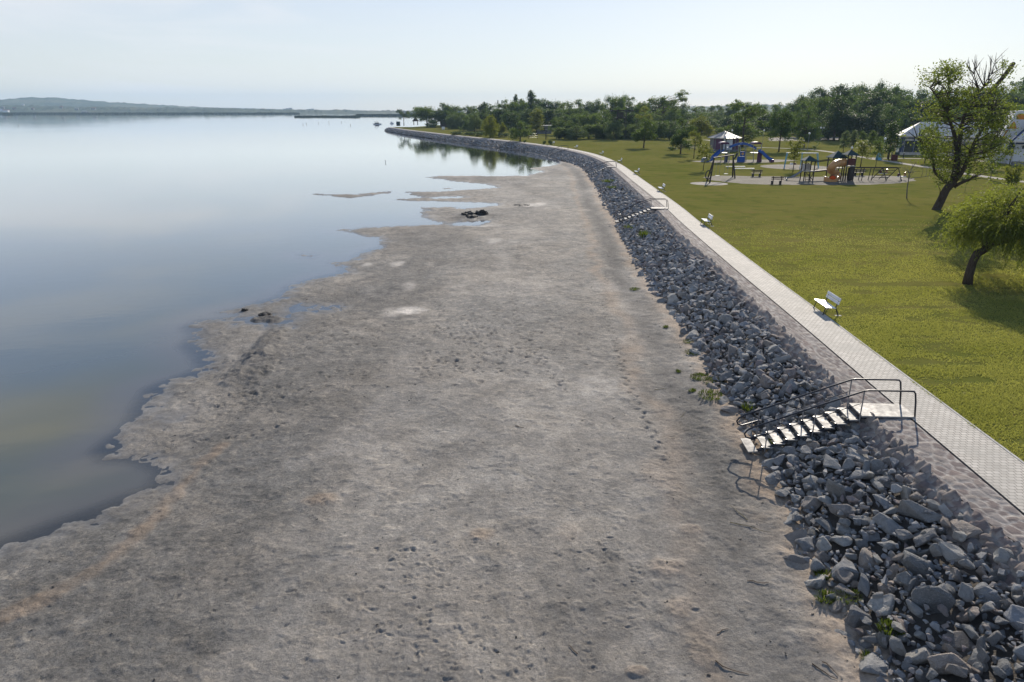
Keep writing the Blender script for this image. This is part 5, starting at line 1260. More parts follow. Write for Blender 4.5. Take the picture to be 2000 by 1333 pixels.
# spring riders
for px, py, lb in ((1724, 345.5, 'spring rider with a pale seat behind the climbing ladder'), (1759, 352.5, 'spring rider with a pale seat at the right end of the sand pit')):
    o = empty('spring_rider', at(px, py), .3, lb, 'spring rider')
    MB().tube([(math.cos(a)*.13, math.sin(a)*.13, .02+a/44) for a in np.linspace(0, 20, 60)], .022, 5).build('spring', M['iron'], o)
    MB().prism([(-.75, -.16), (.75, -.16), (.85, 0), (.75, .16), (-.75, .16)], .48, .58).build('seat', M['white_paint'], o)
    b = MB(); b.poly([(.35, -.03, .5), (.85, -.03, .5), (.75, -.03, 1.15), (.5, -.03, 1.1), (.35, .03, .5), (.85, .03, .5), (.75, .03, 1.15), (.5, .03, 1.1)], [(0, 1, 2, 3), (7, 6, 5, 4), (0, 4, 5, 1), (1, 5, 6, 2), (2, 6, 7, 3), (3, 7, 4, 0)]); b.build('head_panel', M['tan_plastic'], o)
    MB().tube([(.45, -.25, .95), (.45, .25, .95)], .02, 6).build('handle', M['iron'], o)
    MB().box((-.55, 0, .78), (.08, .36, .42)).build('backrest', M['red_panel'], o)
# ---------------------------------------------------------------- lamps, bins, boards, tables
def lamp(px, by, gy, label, heads=1):
    b = at(px, by); h = onplane(px, gy, b[1])[2]; o = empty('lamp_post', b, 0, label, 'lamp post', 'lamp posts with white globes in the park')
    MB().tube([(0, 0, 0), (0, 0, .5), (0, 0, .52), (0, 0, h-.2)], [.08, .08, .05, .045], 8).build('pole', M['galv'], o)
    for d in ((0,) if heads == 1 else (-.5, .5)):
        if d: MB().tube([(0, 0, h-.3), (d, 0, h-.2)], .03, 6).build('arm', M['galv'], o)
        MB().sphere((d, 0, h), .26 if heads == 1 else .3, 14, 10).build('globe', M['globe'], o, True)
lamp(1576.5, 296, 261, 'globe lamp post behind the light blue swing'); lamp(1603, 276, 250, 'twin globe lamp post before the tall wood', 2); lamp(1722, 314, 271.5, 'globe lamp post against the dark conical tree')
lamp(1427, 288, 255.5, 'globe lamp rising behind the kiosk roof'); lamp(1489, 283, 255.5, 'globe lamp post right of the kiosk under the trees'); lamp(1662, 303, 289, 'short globe lamp behind the tallest play tower')
o = empty('sign_board', at(1715.5, 313), 0, 'light blue folding sign board beside the footpath', 'sign board')
for s in (-1, 1): MB().box((0, s*.28, .72), (.75, .04, 1.5), 0, s*.35).build('panel', M['sky_blue_steel'], o)
o = empty('litter_bin', at(1746, 314), 0, 'dark red brown litter bin with a green lid flap by the footpath', 'bin')
MB().prism([(.62*math.cos(a), .62*math.sin(a)) for a in np.linspace(0, 6.283, 13)[:-1]], 0, 1.15).build('barrel', M['red_panel'], o); MB().box((.45, .2, 1.35), (.5, .5, .5)).build('lid', M['teal_roof'], o)
for px, py, lb in ((1733, 310.5, 'stump post at the foot of the dark conical tree'), (1740.5, 309.5, 'bollard left of the litter bin'), (1764, 309.5, 'bollard right of the litter bin')):
    o = empty('bollard', at(px, py), 0, lb, 'bollard'); MB().tube([(0, 0, 0), (0, 0, 1.05)], .1, 8).build('post', M['iron'], o); MB().sphere((0, 0, 1.1), .13, 8, 6).build('cap', M['galv'], o)
def picnic(px, py, label, rz):
    o = empty('picnic_table', at(px, py), rz, label, 'picnic table', 'timber picnic tables under the trees')
    t_ = MB()
    for y in (-.3, -.1, .1, .3): t_.box((0, y, .76), (2., .18, .05))
    t_.build('tabletop', M['brown_wood'], o)
    for y in (-.75, .75): MB().box((0, y, .45), (2., .28, .05)).build('seat', M['brown_wood'], o)
    for x in (-.7, .7): MB().box((x, 0, .38), (.08, 1.5, .09)).tube([(x, -.6, 0), (x, -.2, .75)], .05, 5).tube([(x, .6, 0), (x, .2, .75)], .05, 5).build('leg', M['dark_wood'], o)
picnic(1331, 291.5, 'timber picnic table left of the dark picnic tree', .1); picnic(1352, 293.5, 'timber picnic table right of the dark picnic tree', -.2); picnic(1344, 288, 'timber picnic table behind the dark picnic tree', .3)
# ---------------------------------------------------------------- pavilion and mural building
b0 = at(1758, 302.5); Yp = b0[1]; o = empty('pavilion', b0, R_(-22), 'white roofed pavilion with navy frames and glass walls behind the leaning tree', 'pavilion')
mpp = proj(b0)[2]/FPX; He = onplane(1762, 265, Yp)[2]; Lp = 19.; D = 9.; zr = He+2.9
MB().box((Lp/2, D/2, He/2), (Lp, D, He)).build('wall', M['white_wall'], o)
for k in range(9): MB().box((1.4+k*(Lp-2)/8.6, -.03, He*.43), ((Lp-2)/8.6-.3, .06, He*.62)).build('window', M['glass'], o)
for k in range(10): MB().box((.35+k*(Lp-2)/8.6, -.08, He*.42), (.2, .14, He*.84)).build('column', M['navy'], o)
MB().box((-.1, .5, He/2), (.5, 1.4, He-.02)).build('corner_pier', M['navy'], o)
MB().box((Lp/2, -.25, He*.87), (Lp+.4, .3, .22)).build('fascia', M['navy'], o); MB().box((Lp/2, -.12, .3), (Lp+.3, .3, .6)).build('plinth', M['concrete'], o)
ov = .7; ze = He-.03; mb = MB()
mb.poly([(-ov, -ov, ze), (Lp+ov, -ov, ze), (Lp+ov, D+ov, ze), (-ov, D+ov, ze), (3.6, D/2, zr), (Lp-3.6, D/2, zr), (-ov, -ov, ze-.2), (Lp+ov, -ov, ze-.2), (Lp+ov, D+ov, ze-.2), (-ov, D+ov, ze-.2)], [(0, 1, 5, 4), (1, 2, 5), (2, 3, 4, 5), (3, 0, 4), (0, 6, 7, 1), (1, 7, 8, 2), (2, 8, 9, 3), (3, 9, 6, 0), (9, 8, 7, 6)])
rf = mb.build('roof', M['white_roof'], o); mb = MB()
for k in range(1, 24):
    q = k/24; x = -ov+(Lp+2*ov)*q; e = min(1, (x+ov)/(3.6+ov), (Lp+ov-x)/(3.6+ov)); mb.tube([(x, -ov, ze+.03), (x, -ov+(D/2+ov)*e, ze+(zr-ze)*e+.03)], .03, 4)
mb.build('roof_rib', M['galv'], rf)
b0 = at(1975, 323); Ym = b0[1]; o = empty('mural_building', b0, R_(-26), 'white building with a tall gable painted in orange shapes and a low blue edged roof', 'building')
He = onplane(1978, 276, Ym)[2]; Lm = 16.
MB().box((Lm/2, 4, He/2), (Lm, 8, He)).build('wall', M['white_wall'], o); MB().box((Lm/2, -.05, .35), (Lm+.2, .2, .7)).build('plinth', M['grey_wall'], o)
for k in range(5): MB().box((1.7+k*2.8, -.03, He*.76), (1.3, .08, .6)).build('window', M['glass'], o)
MB().box((Lm/2, -.06, He*.93), (Lm+.1, .14, .5)).build('frieze', M['navy'], o)
mb = MB(); ze = He+.02; zr = He+4.2
P_ = [(-.9, -.9, ze), (Lm, -.9, ze), (Lm, 4.2, zr), (3.4, 4.2, zr)]; mb.poly(P_+[(x, y, z-.22) for x, y, z in P_], [(0, 1, 2, 3), (7, 6, 5, 4), (0, 4, 5, 1), (1, 5, 6, 2), (2, 6, 7, 3), (3, 7, 4, 0)]); mb.build('low_roof', M['white_roof'], o)
MB().tube([(-.95, -.95, ze-.04), (3.3, 4.2, zr)], .2, 6).build('roof_edge', M['navy'], o)
gy_ = 6.; Mi = Matrix.Rotation(R_(26), 3, 'Z')
def on_gable(px, py):         # point of the gable's face plane seen in that direction
    d = Mi@Vector(ray(px, py)); c = Mi@(Vector((0, 0, CAMZ))-Vector([float(k) for k in b0])); t_ = (gy_-c.y)/d.y; return c+d*t_
g0, g1 = on_gable(1950, 275), on_gable(1986, 217); mb = MB()
og = [(g0.x-.5, 0), (g0.x-.5, g0.z-.6), (g0.x, g0.z), (g1.x, g1.z), (g1.x+9, g1.z+.3), (g1.x+14, g0.z), (g1.x+14, 0)]; n_ = len(og)
mb.poly([(x, gy_, z) for x, z in og]+[(x, gy_+7, z) for x, z in og], [tuple(range(n_)), tuple(reversed(range(n_, 2*n_)))]+[((i+1) % n_, i, n_+i, n_+(i+1) % n_) for i in range(n_)])
gb = mb.build('gable', M['white_wall'], o)
def mural(pts):
    P = [on_gable(1700+x/6.667, 220+y/6.667)-Vector((0, .03, 0)) for x, y in pts]; n_ = len(P)
    MB().poly([tuple(p) for p in P]+[(p[0], p[1]+.02, p[2]) for p in P], [tuple(range(n_))]+[((i+1) % n_, i, n_+i, n_+(i+1) % n_) for i in range(n_)]).build('mural_patch', M['mural_orange'], gb)
mural([(1900, 90), (1900, 50), (1935, 22), (2060, 12), (2060, 95)]); mural([(1785, 212), (1870, 112), (1890, 140), (1905, 212)]); mural([(1715, 325), (1775, 232), (1795, 232), (1735, 325)])
# ---------------------------------------------------------------- far shore things
o = empty('hut', at(868, 249), 0, 'brown hut with a pale side annex on the far point', 'hut')
mpp = proj(at(868, 249))[2]/FPX
MB().box((0, 2, 2.0), (16*mpp, 5, 4.)).build('wall', M['brown_wood'], o); MB().box((13*mpp, 2, 1.9), (11*mpp, 4.4, 3.8)).build('annex', M['grey_wall'], o); MB().box((2*mpp, 2, 4.15), (20*mpp, 6, .3)).build('roof', M['thatch'], o)
o = empty('thatched_shelter', at(812, 244.5), 0, 'open shelter with a dark thatched roof on the far point', 'shelter'); mpp = proj(at(812, 244.5))[2]/FPX
r_s = 7*mpp; MB().poly([(r_s*math.cos(a), r_s*math.sin(a), 2.4) for a in np.linspace(0, 6.283, 9)[:-1]]+[(0, 0, 5.4)], [(i, (i+1) % 8, 8) for i in range(8)]+[tuple(reversed(range(8)))]).build('roof', M['thatch'], o)
for a in (0.8, 2.35, 3.9, 5.5): MB().tube([(r_s*.75*math.cos(a), r_s*.75*math.sin(a), 0), (r_s*.75*math.cos(a), r_s*.75*math.sin(a), 2.6)], .14, 6).build('post', M['dark_wood'], o)
o = empty('beach_kiosk', at(778, 246.5), .2, 'small green board hut at the tip of the point', 'hut'); MB().box((0, 0, 1.3), (2.4, 1.6, 2.6)).build('wall', M['teal_roof'], o); MB().box((0, 0, 2.7), (2.9, 2.1, .15), 0, 0, .1).build('roof', M['sky_blue_steel'], o)
o = empty('notice_board', at(866, 255.5), 0, 'white notice board on the grass of the far point', 'sign board'); MB().box((0, 0, 1.2), (1.5, .08, 1.3)).build('panel', M['white_paint'], o); 
for x in (-.6, .6): MB().tube([(x, .06, 0), (x, .06, 1.9)], .05, 6).build('post', M['galv'], o)
o = empty('flagpole', at(884, 248), 0, 'flagpole with a small red and white flag beside the hut annex', 'flagpole'); MB().tube([(0, 0, 0), (0, 0, 5.6)], .05, 6).build('pole', M['white_paint'], o); MB().box((-.55, 0, 5.3), (1., .03, .3)).build('flag_red', M['red_tile'], o); MB().box((-.55, 0, 5.0), (1., .03, .3)).build('flag_white', M['white_paint'], o)
o = empty('wire_fence', at(1025, 272), 0, 'wire fence on thin posts before the far gardens', 'fence'); fp = [at(px, py) for px, py in [(905, 262.5), (930, 264.5), (955, 267), (976, 270), (993, 271.8), (1010, 270.5), (1032, 272.5), (1050, 271.5), (1068, 271), (1087, 272)]]
for p in fp: build_at(MB().tube([(p[0], p[1], 0), (p[0], p[1], 1.9)], .06, 6), 'post', M['steel'], o)
mb = MB()
for z in (.5, 1.1, 1.75): mb.tube([(p[0], p[1], z) for p in fp], .018, 4)
build_at(mb, 'wire', M['galv'], o)
o = empty('dark_post', at(1066, 273), 0, 'single thick dark post on the lawn before the fence', 'post'); MB().tube([(0, 0, 0), (0, 0, 3.1)], .14, 8).build('shaft', M['iron'], o); MB().sphere((0, 0, 3.1), .16, 8, 6).build('cap', M['iron'], o)
o = empty('garden_house', at(1062, 262), 0, 'low pale house with a flat white roof among the far garden trees', 'house'); MB().box((0, 3, 1.6), (6.5, 5, 3.2)).build('wall', M['grey_wall'], o); MB().box((0, 3, 3.35), (7.4, 6, .3)).build('roof', M['white_roof'], o); MB().box((-.4, .47, 1.7), (2, .06, 1.2)).build('window', M['glass'], o)
Yt = 252; c = onplane(1213, 250, Yt); o = empty('lookout_tower', (c[0], c[1], 0), 0, 'dark timber lookout platform standing among the dense belt trees', 'lookout tower')
zt = onplane(1213, 218, Yt)[2]; 
for dx in (-2, 2):
    for dy in (-1.5, 1.5): MB().tube([(dx*.7, dy, 0), (dx*.7, dy, zt)], .14, 6).build('post', M['dark_wood'], o)
MB().box((0, -.2, zt+.2), (8, 4.4, .4)).build('roof', M['dark_wood'], o); MB().box((-.6, -.2, zt-2.2), (3.4, 3.2, .25)).build('deck', M['dark_wood'], o); MB().box((-.6, -1.75, zt-1.2), (2.2, .1, 1.9)).build('screen', M['dark_wood'], o)
for px, lb in ((972.5, 'left of the two antenna masts above the far trees'), (980.5, 'right of the two antenna masts above the far trees')):
    c = onplane(px, 215, 520); zt = onplane(px, 196, 520)[2]; o = empty('antenna_mast', (c[0], 520, 0), 0, lb, 'mast'); MB().tube([(0, 0, 0), (0, 0, zt)], [.3, .15], 6).build('pole', M['galv'], o); MB().box((0, 0, zt-1.4), (.8, .8, 2.4)).build('antenna', M['galv'], o)
# boats and posts on the water
def boat(px, py, L, label, canopy):
    p = at(px, py, WZ); o = empty('motor_boat', p, .15, label, 'boat', 'boats on the far water'); w = L*.17
    mb = MB(); ol = [(-L/2, -w), (L*.2, -w), (L*.42, -w*.5), (L/2, 0), (L*.42, w*.5), (L*.2, w), (-L/2, w)]; n_ = 7
    mb.poly([(x*.9, y*.7, -.15) for x, y in ol]+[(x, y, .75) for x, y in ol], [tuple(reversed(range(n_))), tuple(range(n_, 2*n_))]+[(i, (i+1) % n_, n_+(i+1) % n_, n_+i) for i in range(n_)]); mb.build('hull', M['hull'], o)
    MB().prism([(-L*.3, -w*.7), (L*.12, -w*.7), (L*.22, 0), (L*.12, w*.7), (-L*.3, w*.7)], .75, 1.5).build('cabin', M['white_paint'] if not canopy else M['iron'], o)
    if canopy: MB().prism([(-L*.35, -w*.8), (L*.1, -w*.8), (L*.1, w*.8), (-L*.35, w*.8)], 2.3, 2.42).build('canopy', M['red_panel'], o)
    for x in (-L*.28, L*.05): MB().tube([(x, -w*.6, 1.4), (x, -w*.6, 2.35)], .05, 5).build('post', M['galv'], o)
boat(737, 243.5, 7.2, 'larger motor boat with a dark canopy off the tip of the point', True); boat(765.5, 241.8, 3.4, 'small pale boat close to the tip of the point', False)
for i, (px, py, lb) in enumerate([(592, 244.5, 'leftmost of the small dark stakes standing in the far water'), (598.5, 243, 'small dark stake just right of the leftmost stake'), (622, 241.5, 'small dark stake left of the middle of the row of stakes'), (642.5, 240.5, 'tallest dark stake in the far water'), (667, 240, 'small dark stake right of the tallest stake'), (684.5, 245.5, 'rightmost small dark stake in the far water'), (36, 247, 'small stake alone in the far water at left'), (753, 318, 'small bird perched stake in the nearer water')]):
    p = at(px, py, WZ); o = empty('water_stake', p, 0, lb, 'stake', 'stakes standing in the lake'); h = 1.5 if i == 3 else .9 if py < 300 else .4
    MB().tube([(0, 0, -.6), (0, 0, h)], .12 if py < 300 else .05, 6).build('stake', M['dark_wood'], o); MB().sphere((0, 0, h), .22 if py < 300 else .1, 8, 6, (1.4, .8, .8)).build('knob', M['iron'], o)
# ---------------------------------------------------------------- hills, reeds and houses across the lake
t = NT('far_wooded_hill'); v = t.coord(); n = t.noise(v, .012, 6, .7); n2 = t.noise(v, .0035, 4, .5)
c = t.mix(t.mapr(n, .35, .65), (.02, .034, .016), (.055, .07, .03)); c = t.mix(t.math('MULTIPLY', t.mapr(n2, .55, .62), .6), c, (.12, .115, .06))
M['hill'] = t.done(t.bsdf(c, .95))
def hill(name, prof, Y, D, label, rough_h, seed, zb=-2.2, dx=9):
    xs = np.array([onplane(p[0], 300, Y)[0] for p in prof]); zs = np.array([onplane(p[0], p[1], Y)[2] for p in prof])
    X = np.arange(xs[0], xs[-1], dx); v = np.linspace(0, 1, 26); XX, VV = np.meshgrid(X, v, indexing='ij')
    top = np.interp(XX, xs, zs); sh = np.where(VV < .45, sstep(0, .45, VV)**.8, 1-.9*sstep(.45, 1, VV))
    YY = Y-D*.45+D*VV; tree = (fbm(XX/14, YY/30, seed, 3)**2*1.6*rough_h)*np.clip(sh*4, 0, 1)
    Z = zb+(top-rough_h*.45-zb)*sh*(.86+.28*fbm(XX/260, YY/200, seed+5, 3)*(1-np.abs(VV-.45)))+tree
    return tag(link(name, mesh_data(name, np.stack([XX, YY, Z], -1).reshape(-1, 3), grid_faces(*XX.shape)[:, ::-1], M['hill'], None, False)), label, None, None, 'structure')
hill('hill', [(-400,204),(-200,203),(0,198),(24,197),(52,195),(84,191),(120,192),(160,196),(200,199),(260,202),(340,208),(400,210.5),(460,214),(560,215.5),(680,217),(800,219)], 4300, 1700, 'broad wooded hill rising on the far shore', 10, 3)
hill('far_ridge', [(380,210.5),(440,210.8),(500,212),(560,214),(700,217),(800,218.5)], 9000-1900, 800, 'faint ridge beyond the far shore', 4, 12)
hill('lakeside_hill', [(-500,211),(-100,208),(0,205),(40,206),(100,207.5),(160,209),(240,210),(330,212),(420,213),(520,214.5),(620,216),(720,217.5),(800,218),(900,218)], 3000, 700, 'low wooded slope behind the far reed shore', 9, 31)
hill('inland_ridge', [(1280,217),(1320,211),(1350,208.5),(1385,208),(1420,207),(1450,205.5),(1490,206),(1530,207),(1600,208),(1700,210),(1900,212),(2300,212)], 2600, 900, 'distant blue wooded ridge behind the kiosk trees', 8, 51, 0)
# reeds
LF['reed'] = foliage('reed_green', (.014, .022, .012), (.045, .055, .03), .15)
def reeds(pts, Y, D, h, seed, label):
    x0, x1 = onplane(pts[0], 300, Y)[0], onplane(pts[1], 300, Y)[0]; r = np.random.default_rng(seed); n = int(min(9000, (x1-x0)*D*.25)); 
    X = r.uniform(x0, x1, n); Yv = Y+r.uniform(0, D, n)*np.clip(fbm((X-x0)/60, X*0, seed)*1.6, .1, 1); hh = h*(.7+.5*fbm(X/18, Yv/18, seed+2))*r.uniform(.8, 1.1, n); w = r.uniform(.5, 1.4, n)*h*.35
    a = r.uniform(-.8, .8, n); V = np.stack([np.stack([X-np.cos(a)*w, Yv-np.sin(a)*w, np.full(n, WZ-.1)], 1), np.stack([X+np.cos(a)*w, Yv+np.sin(a)*w, np.full(n, WZ-.1)], 1), np.stack([X+np.cos(a)*w*.6, Yv, WZ+hh], 1), np.stack([X-np.cos(a)*w*.6, Yv, WZ+hh*.95], 1)], 1).reshape(-1, 3)
    F = np.arange(4*n).reshape(-1, 4); tag(link('reeds', mesh_data('reeds', V, F, LF['reed'], {'tint': ('POINT', np.repeat(r.random(n), 4))})), label, 'reeds', None, 'stuff')
reeds((-300, 585), 2150, 60, 4.6, 3, 'long low reed belt along the far shore'); reeds((582, 702), 1250, 40, 2.6, 4, 'nearer reed island in the far water'); reeds((700, 900), 1500, 60, 4, 5, 'reed belt on the far shore beside the point'); reeds((20, 34), 1900, 20, 4, 6, 'small reed clump left of the long reed belt')
# houses on the far shore
def house(px, py, Y, w, h, label, m, rm):
    c = onplane(px, py, Y); o = empty('house', (c[0], Y, c[2]), random.uniform(-.3, .3), label, 'house', 'white houses on the far shore')
    MB().box((0, 0, h/2-1.5), (w, w*.7, h+3)).build('wall', m, o); MB().poly([(-w*.55, -w*.4, h), (w*.55, -w*.4, h), (w*.55, w*.4, h), (-w*.55, w*.4, h), (-w*.55, 0, h*1.6), (w*.55, 0, h*1.6)], [(0, 1, 5, 4), (2, 3, 4, 5), (3, 0, 4), (1, 2, 5), (3, 2, 1, 0)]).build('roof', rm, o)
for i, (px, py, w, h) in enumerate([(3, 216.5, 14, 4.5), (12, 218, 18, 4), (6, 212, 10, 4), (28, 213.5, 11, 4), (45, 206, 11, 4.5), (64, 214, 10, 4), (150, 214, 12, 3.5), (183, 213.5, 14, 3.5), (166, 219.5, 18, 3), (120, 211, 10, 4)]):
    house(px, py, 2700 if py > 210 else 3700, w, h, ['white lakeside house at the extreme left of the far shore', 'wide white house at the waterline of the far shore', 'small pale house above the lakeside houses', 'pale house just right of the waterside houses', 'pale house highest on the wooded hill', 'pale house low on the slope right of the waterside group', 'pale house midway along the low slope', 'longer pale house right of midway along the low slope', 'long pale house on the waterline midway along the far shore', 'smallest pale house halfway up the hill'][i], M['white_wall'] if i in (0, 1, 4) else M['grey_wall'], M['red_tile'] if i % 2 else M['grey_roof'])
for px, w, h, lb in ((562, 70, 19, 'wider of two far apartment blocks on the horizon'), (606, 60, 15, 'narrower far apartment block on the horizon to the right')):
    c = onplane(px, 217, 5200); o = empty('apartment_block', (c[0], 5200, c[2]-4), 0, lb, 'apartment block')
    for k in range(3): MB().box(((k-1)*w*.33, 0, h*(.5+.08*k)), (w*.28, 15, h*(1+.16*k))).build('wing', M['grey_wall'], o)
# ---------------------------------------------------------------- small things lying on the mud
rt = random.Random(21)
def twig(px, py, L, ang, m, label, r=.012):
    p = at(px, py, MUDZ); mb = MB(); d = Vector((math.cos(ang), math.sin(ang), 0)); q = []
    for k in range(5):
        a = p[0]+d.x*L*(k/4-.5)+rt.uniform(-.03, .03); b = p[1]+d.y*L*(k/4-.5)+rt.uniform(-.03, .03); q.append((a-p[0], b-p[1], mud_z(a, b)+.02-MUDZ))
    mb.tube(q, [r, r*.9, r*.8, r*.6, r*.4], 5); o = mb.build('twig', m, None); o.location = (p[0], p[1], MUDZ); tag(o, label, 'twig', 'twigs and reed stems on the mud')
for px, py, L, a, m, lb in [(1442, 1005, .9, 1.9, 'dry', 'long pale bent reed stem lying by the near rock toe'), (1465, 1035, 1.1, -.6, 'dry', 'long straight pale reed stem left of the near boulders'), (1430, 1308, .75, -.45, 'wood', 'dark thin stick lying near the bottom of the picture'), (1610, 1318, .5, -.9, 'wood', 'splintered brown stick beside the front boulders'), (1620, 1312, .45, -1.1, 'wood', 'second splintered stick beside the front boulders'), (1478, 1140, .5, -.3, 'wood', 'short brown twig on the dark track'), (1335, 810, .5, 1, 'dry', 'pale straw on the mud left of the near steps'), (1412, 1233, .35, .5, 'wood', 'small twig on grey mud left of the front rocks'), (1560, 1095, .4, 1.4, 'dry', 'pale reed bit against the near rocks'), (1015, 835, .4, -.4, 'wood', 'curved dark twig in the middle of the mud flat'), (1120, 1268, .3, 2, 'wood', 'short reddish twig on the mud near the bottom'), (1290, 762, .6, .2, 'dry', 'straw lying at the pale patch of mud')]:
    twig(px, py, L, a, M['brown_wood'] if m == 'wood' else LF['dry'], lb, .014 if m == 'wood' else .011)
# dark wet clods by the inlet
for px, py, w, h, lb in [(917, 421.5, 1.5, .45, 'left of three dark wet mud clods beside the inlet'), (941, 421, 1.3, .6, 'tallest of three dark wet mud clods beside the inlet'), (922, 427, 1.6, .35, 'front flat clod of the three dark wet mud clods'), (1023, 403, 2.2, .22, 'dark flat clod beside the far white salt patch'), (518, 617, .8, .18, 'dark clod in the puddles at the water edge'), (478, 608, .4, .15, 'small dark clod standing in shallow water')]:
    p = at(px, py, WZ); bm = bmesh.new(); bmesh.ops.create_icosphere(bm, subdivisions=4, radius=1)
    from mathutils import noise as mn
    for v_ in bm.verts:
        q = v_.co.copy(); f_ = 1+mn.noise(q*1.7+Vector((px, 0, 0)))*.5+mn.noise(q*5)*.22; v_.co = Vector((q.x*w*.5*f_, q.y*w*.42*f_, q.z*h*f_*.8))
    me = bpy.data.meshes.new('mud_clod'); bm.to_mesh(me); bm.free()
    if 'clod' not in M:
        t = NT('wet_clod'); M['clod'] = t.done(t.bsdf(t.mix(t.noise(t.coord(), 5, 5, .7), (.02, .018, .016), (.06, .052, .045)), .6, 0, t.bump(t.noise(t.coord(), 9, 5, .7), .9, .08)))
    me.materials.append(M['clod']); o = link('mud_clod', me); o.location = (p[0], p[1], WZ+h*.25); tag(o, lb, 'mud clod', 'dark mud clods at the water edge')
# dark pebbles and crumbs scattered over the flat (uncountable)
r_ = np.random.default_rng(15); n = 2600; yy = 9+46*r_.random(n)**1.7; xx = r_.uniform(-16, 10.5, n); k = (land_dist(np.column_stack([xx, yy])) > 1.0); xx, yy = xx[k], yy[k]
S_, T_ = to_st(np.column_stack([xx, yy])); k = T_ > wtoe(S_)+.05; xx, yy, T_, S_ = xx[k], yy[k], T_[k], S_[k]
near_toe = np.exp(-(T_-wtoe(S_))/1.6); k = r_.random(len(xx)) < .22+.7*near_toe; xx, yy = xx[k], yy[k]; n = len(xx); sz = .012+.03*r_.random(n)**3+.001*yy*.3
PV, PF = rock_proto(400, 0); zz = np.array([mud_z(a, b) for a, b in zip(xx, yy)])
Rm = np.array([Euler((0, 0, a)).to_matrix() for a in r_.uniform(0, 6.28, n)]); V = np.einsum('nij,nvj->nvi', Rm, PV[None]*sz[:, None, None]*np.array([1.2, .9, .7]))+np.stack([xx, yy, zz+sz*.3], 1)[:, None]
F = (PF[None]+(np.arange(n)*len(PV))[:, None, None]).reshape(-1, 3)
t = NT('dark_crumb'); M['crumb'] = t.done(t.bsdf(t.mix(t.attr('tint').outputs['Fac'], (.03, .03, .032), (.2, .18, .155)), .9))
tag(link('pebbles', mesh_data('pebbles', V.reshape(-1, 3), F, M['crumb'], {'tint': ('POINT', np.repeat(r_.random(n)**2.2, len(PV)))})), 'dark pebbles and crumbs strewn over the mud', 'pebbles', None, 'stuff')
HAZE_D = 1.2e-4; HAZE_C = (.52, .76, 1, 1); SKY_S = .1; SUN_S = 5.0; SUN_C = (1, .9, .76); EXPO = 0.34; CLOUD_C = (7.3, 7.4, 7.6, 1); VEIL = .7; DUST = .3
VEIL_R = [(0, (6.7, 6.7, 6.7)), (.12, (6.1, 6.3, 6.9)), (.22, (4.8, 5.8, 7.9)), (.36, (3.2, 4.6, 7.4)), (.6, (1.2, 2.1, 4.0)), (1, (.6, 1.2, 2.6))]
DENOISE = True
# ---------------------------------------------------------------- air, sky, sun, camera
t = NT('air'); pv = t.n('ShaderNodeVolumePrincipled'); pv.inputs['Density'].default_value = HAZE_D
pv.inputs['Color'].default_value = HAZE_C; pv.inputs['Anisotropy'].default_value = .1
t.l(pv.outputs[0], t.out.inputs['Volume']); M['air'] = t.m
hz = MB().box((-300, 3500, 75), (14000, 7400, 160)).build('haze', M['air']); tag(hz, 'pale summer haze over the far shore', 'haze', kind='stuff')
w = bpy.data.worlds.new('World'); SC.world = w; w.use_nodes = True; wt = w.node_tree; wt.nodes.clear()
sky = wt.nodes.new('ShaderNodeTexSky'); sky.sky_type = 'NISHITA'; sky.sun_disc = False; sky.sun_elevation = SUN_EL; sky.sun_rotation = SUN_AZ
sky.air_density = 1.0; sky.dust_density = DUST; sky.ozone_density = 1.5; sky.altitude = 100
bg = wt.nodes.new('ShaderNodeBackground'); bg.inputs[1].default_value = SKY_S; ow = wt.nodes.new('ShaderNodeOutputWorld')
tc = wt.nodes.new('ShaderNodeTexCoord'); mpw = wt.nodes.new('ShaderNodeMapping'); mpw.inputs['Scale'].default_value = (1.2, 1.2, 9); mpw.inputs['Rotation'].default_value = (0, R_(6), 0)
nz = wt.nodes.new('ShaderNodeTexNoise'); nz.inputs['Scale'].default_value = 2.2; nz.inputs['Detail'].default_value = 7; nz.inputs['Roughness'].default_value = .55; nz.inputs['Distortion'].default_value = .6
rp = wt.nodes.new('ShaderNodeMapRange'); rp.inputs[1].default_value = .45; rp.inputs[2].default_value = .68; rp.inputs[3].default_value = 0; rp.inputs[4].default_value = .75
mxw = wt.nodes.new('ShaderNodeMix'); mxw.data_type = 'RGBA'; mxw.inputs[7].default_value = CLOUD_C
wt.links.new(tc.outputs['Generated'], mpw.inputs[0]); wt.links.new(mpw.outputs[0], nz.inputs['Vector']); wt.links.new(nz.outputs[0], rp.inputs[0])
veil = wt.nodes.new('ShaderNodeMix'); veil.data_type = 'RGBA'; veil.inputs[0].default_value = VEIL
sxyz = wt.nodes.new('ShaderNodeSeparateXYZ'); vr = wt.nodes.new('ShaderNodeValToRGB'); el = vr.color_ramp.elements
wt.links.new(tc.outputs['Generated'], sxyz.inputs[0]); wt.links.new(sxyz.outputs[2], vr.inputs[0])
while len(el) < len(VEIL_R): el.new(.5)
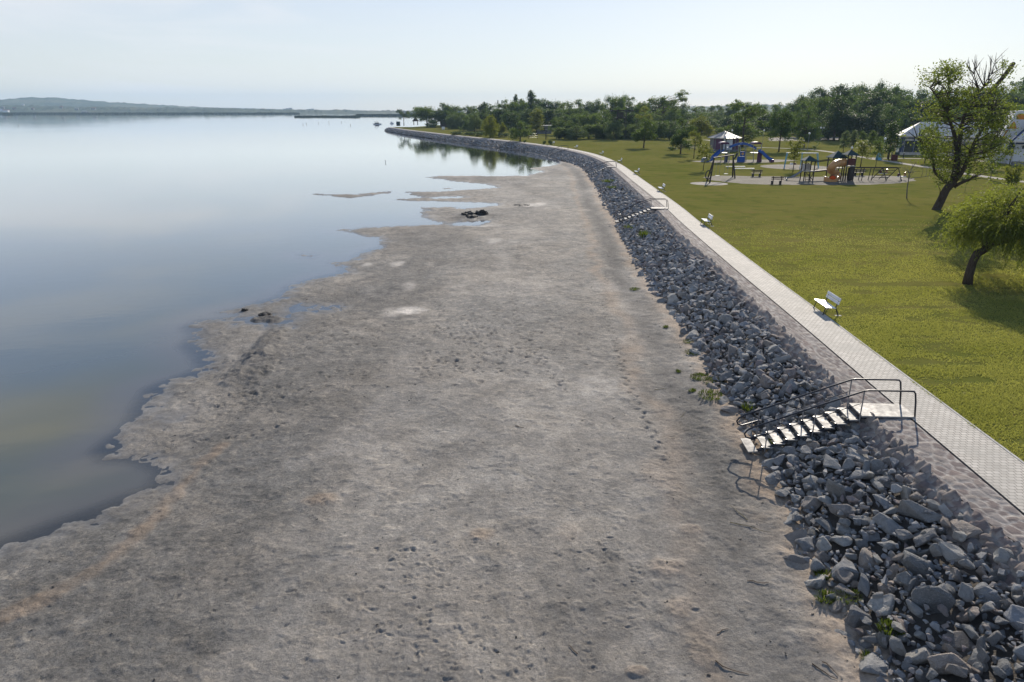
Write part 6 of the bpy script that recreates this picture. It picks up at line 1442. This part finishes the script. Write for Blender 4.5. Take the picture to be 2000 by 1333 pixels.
for e_, (p_, c_) in zip(el, VEIL_R): e_.position = p_; e_.color = tuple(k/10 for k in c_)+(1,)
vs_ = wt.nodes.new('ShaderNodeVectorMath'); vs_.operation = 'SCALE'; vs_.inputs['Scale'].default_value = 10
wt.links.new(vr.outputs[0], vs_.inputs[0]); wt.links.new(vs_.outputs[0], veil.inputs[7]); wt.links.new(sky.outputs[0], veil.inputs[6])
xm_ = wt.nodes.new('ShaderNodeMapRange'); xm_.inputs[1].default_value = .1; xm_.inputs[2].default_value = -.45; wt.links.new(sxyz.outputs[0], xm_.inputs[0])
cm_ = wt.nodes.new('ShaderNodeMath'); cm_.operation = 'MULTIPLY'; wt.links.new(rp.outputs[0], cm_.inputs[0]); wt.links.new(xm_.outputs[0], cm_.inputs[1])
wt.links.new(cm_.outputs[0], mxw.inputs[0]); wt.links.new(veil.outputs[2], mxw.inputs[6]); wt.links.new(mxw.outputs[2], bg.inputs[0]); wt.links.new(bg.outputs[0], ow.inputs[0])
sl = bpy.data.lights.new('sun', 'SUN'); sl.energy = SUN_S; sl.angle = R_(.53); sl.color = SUN_C
so = bpy.data.objects.new('sun', sl); COL.objects.link(so)
sv = Vector((math.sin(SUN_AZ)*math.cos(SUN_EL), math.cos(SUN_AZ)*math.cos(SUN_EL), math.sin(SUN_EL)))
so.rotation_euler = (-sv).to_track_quat('-Z', 'Y').to_euler(); so.location = (40, 60, 60)
cam = bpy.data.cameras.new('camera'); cam.sensor_width = 36; cam.lens = FPX/2000*36; cam.clip_end = 20000; cam.clip_start = .1
cob = bpy.data.objects.new('camera', cam); COL.objects.link(cob); cob.location = (0, 0, CAMZ); cob.rotation_euler = (math.pi/2-PITCH, 0, 0); SC.camera = cob
SC.view_settings.view_transform = 'Standard'; SC.view_settings.look = 'None'; SC.view_settings.gamma = 1; SC.view_settings.exposure = EXPO
SC.cycles.use_denoising = DENOISE
SC.cycles.max_bounces = 8; SC.cycles.transparent_max_bounces = 12; SC.cycles.diffuse_bounces = 3; SC.cycles.glossy_bounces = 3; SC.cycles.volume_bounces = 0
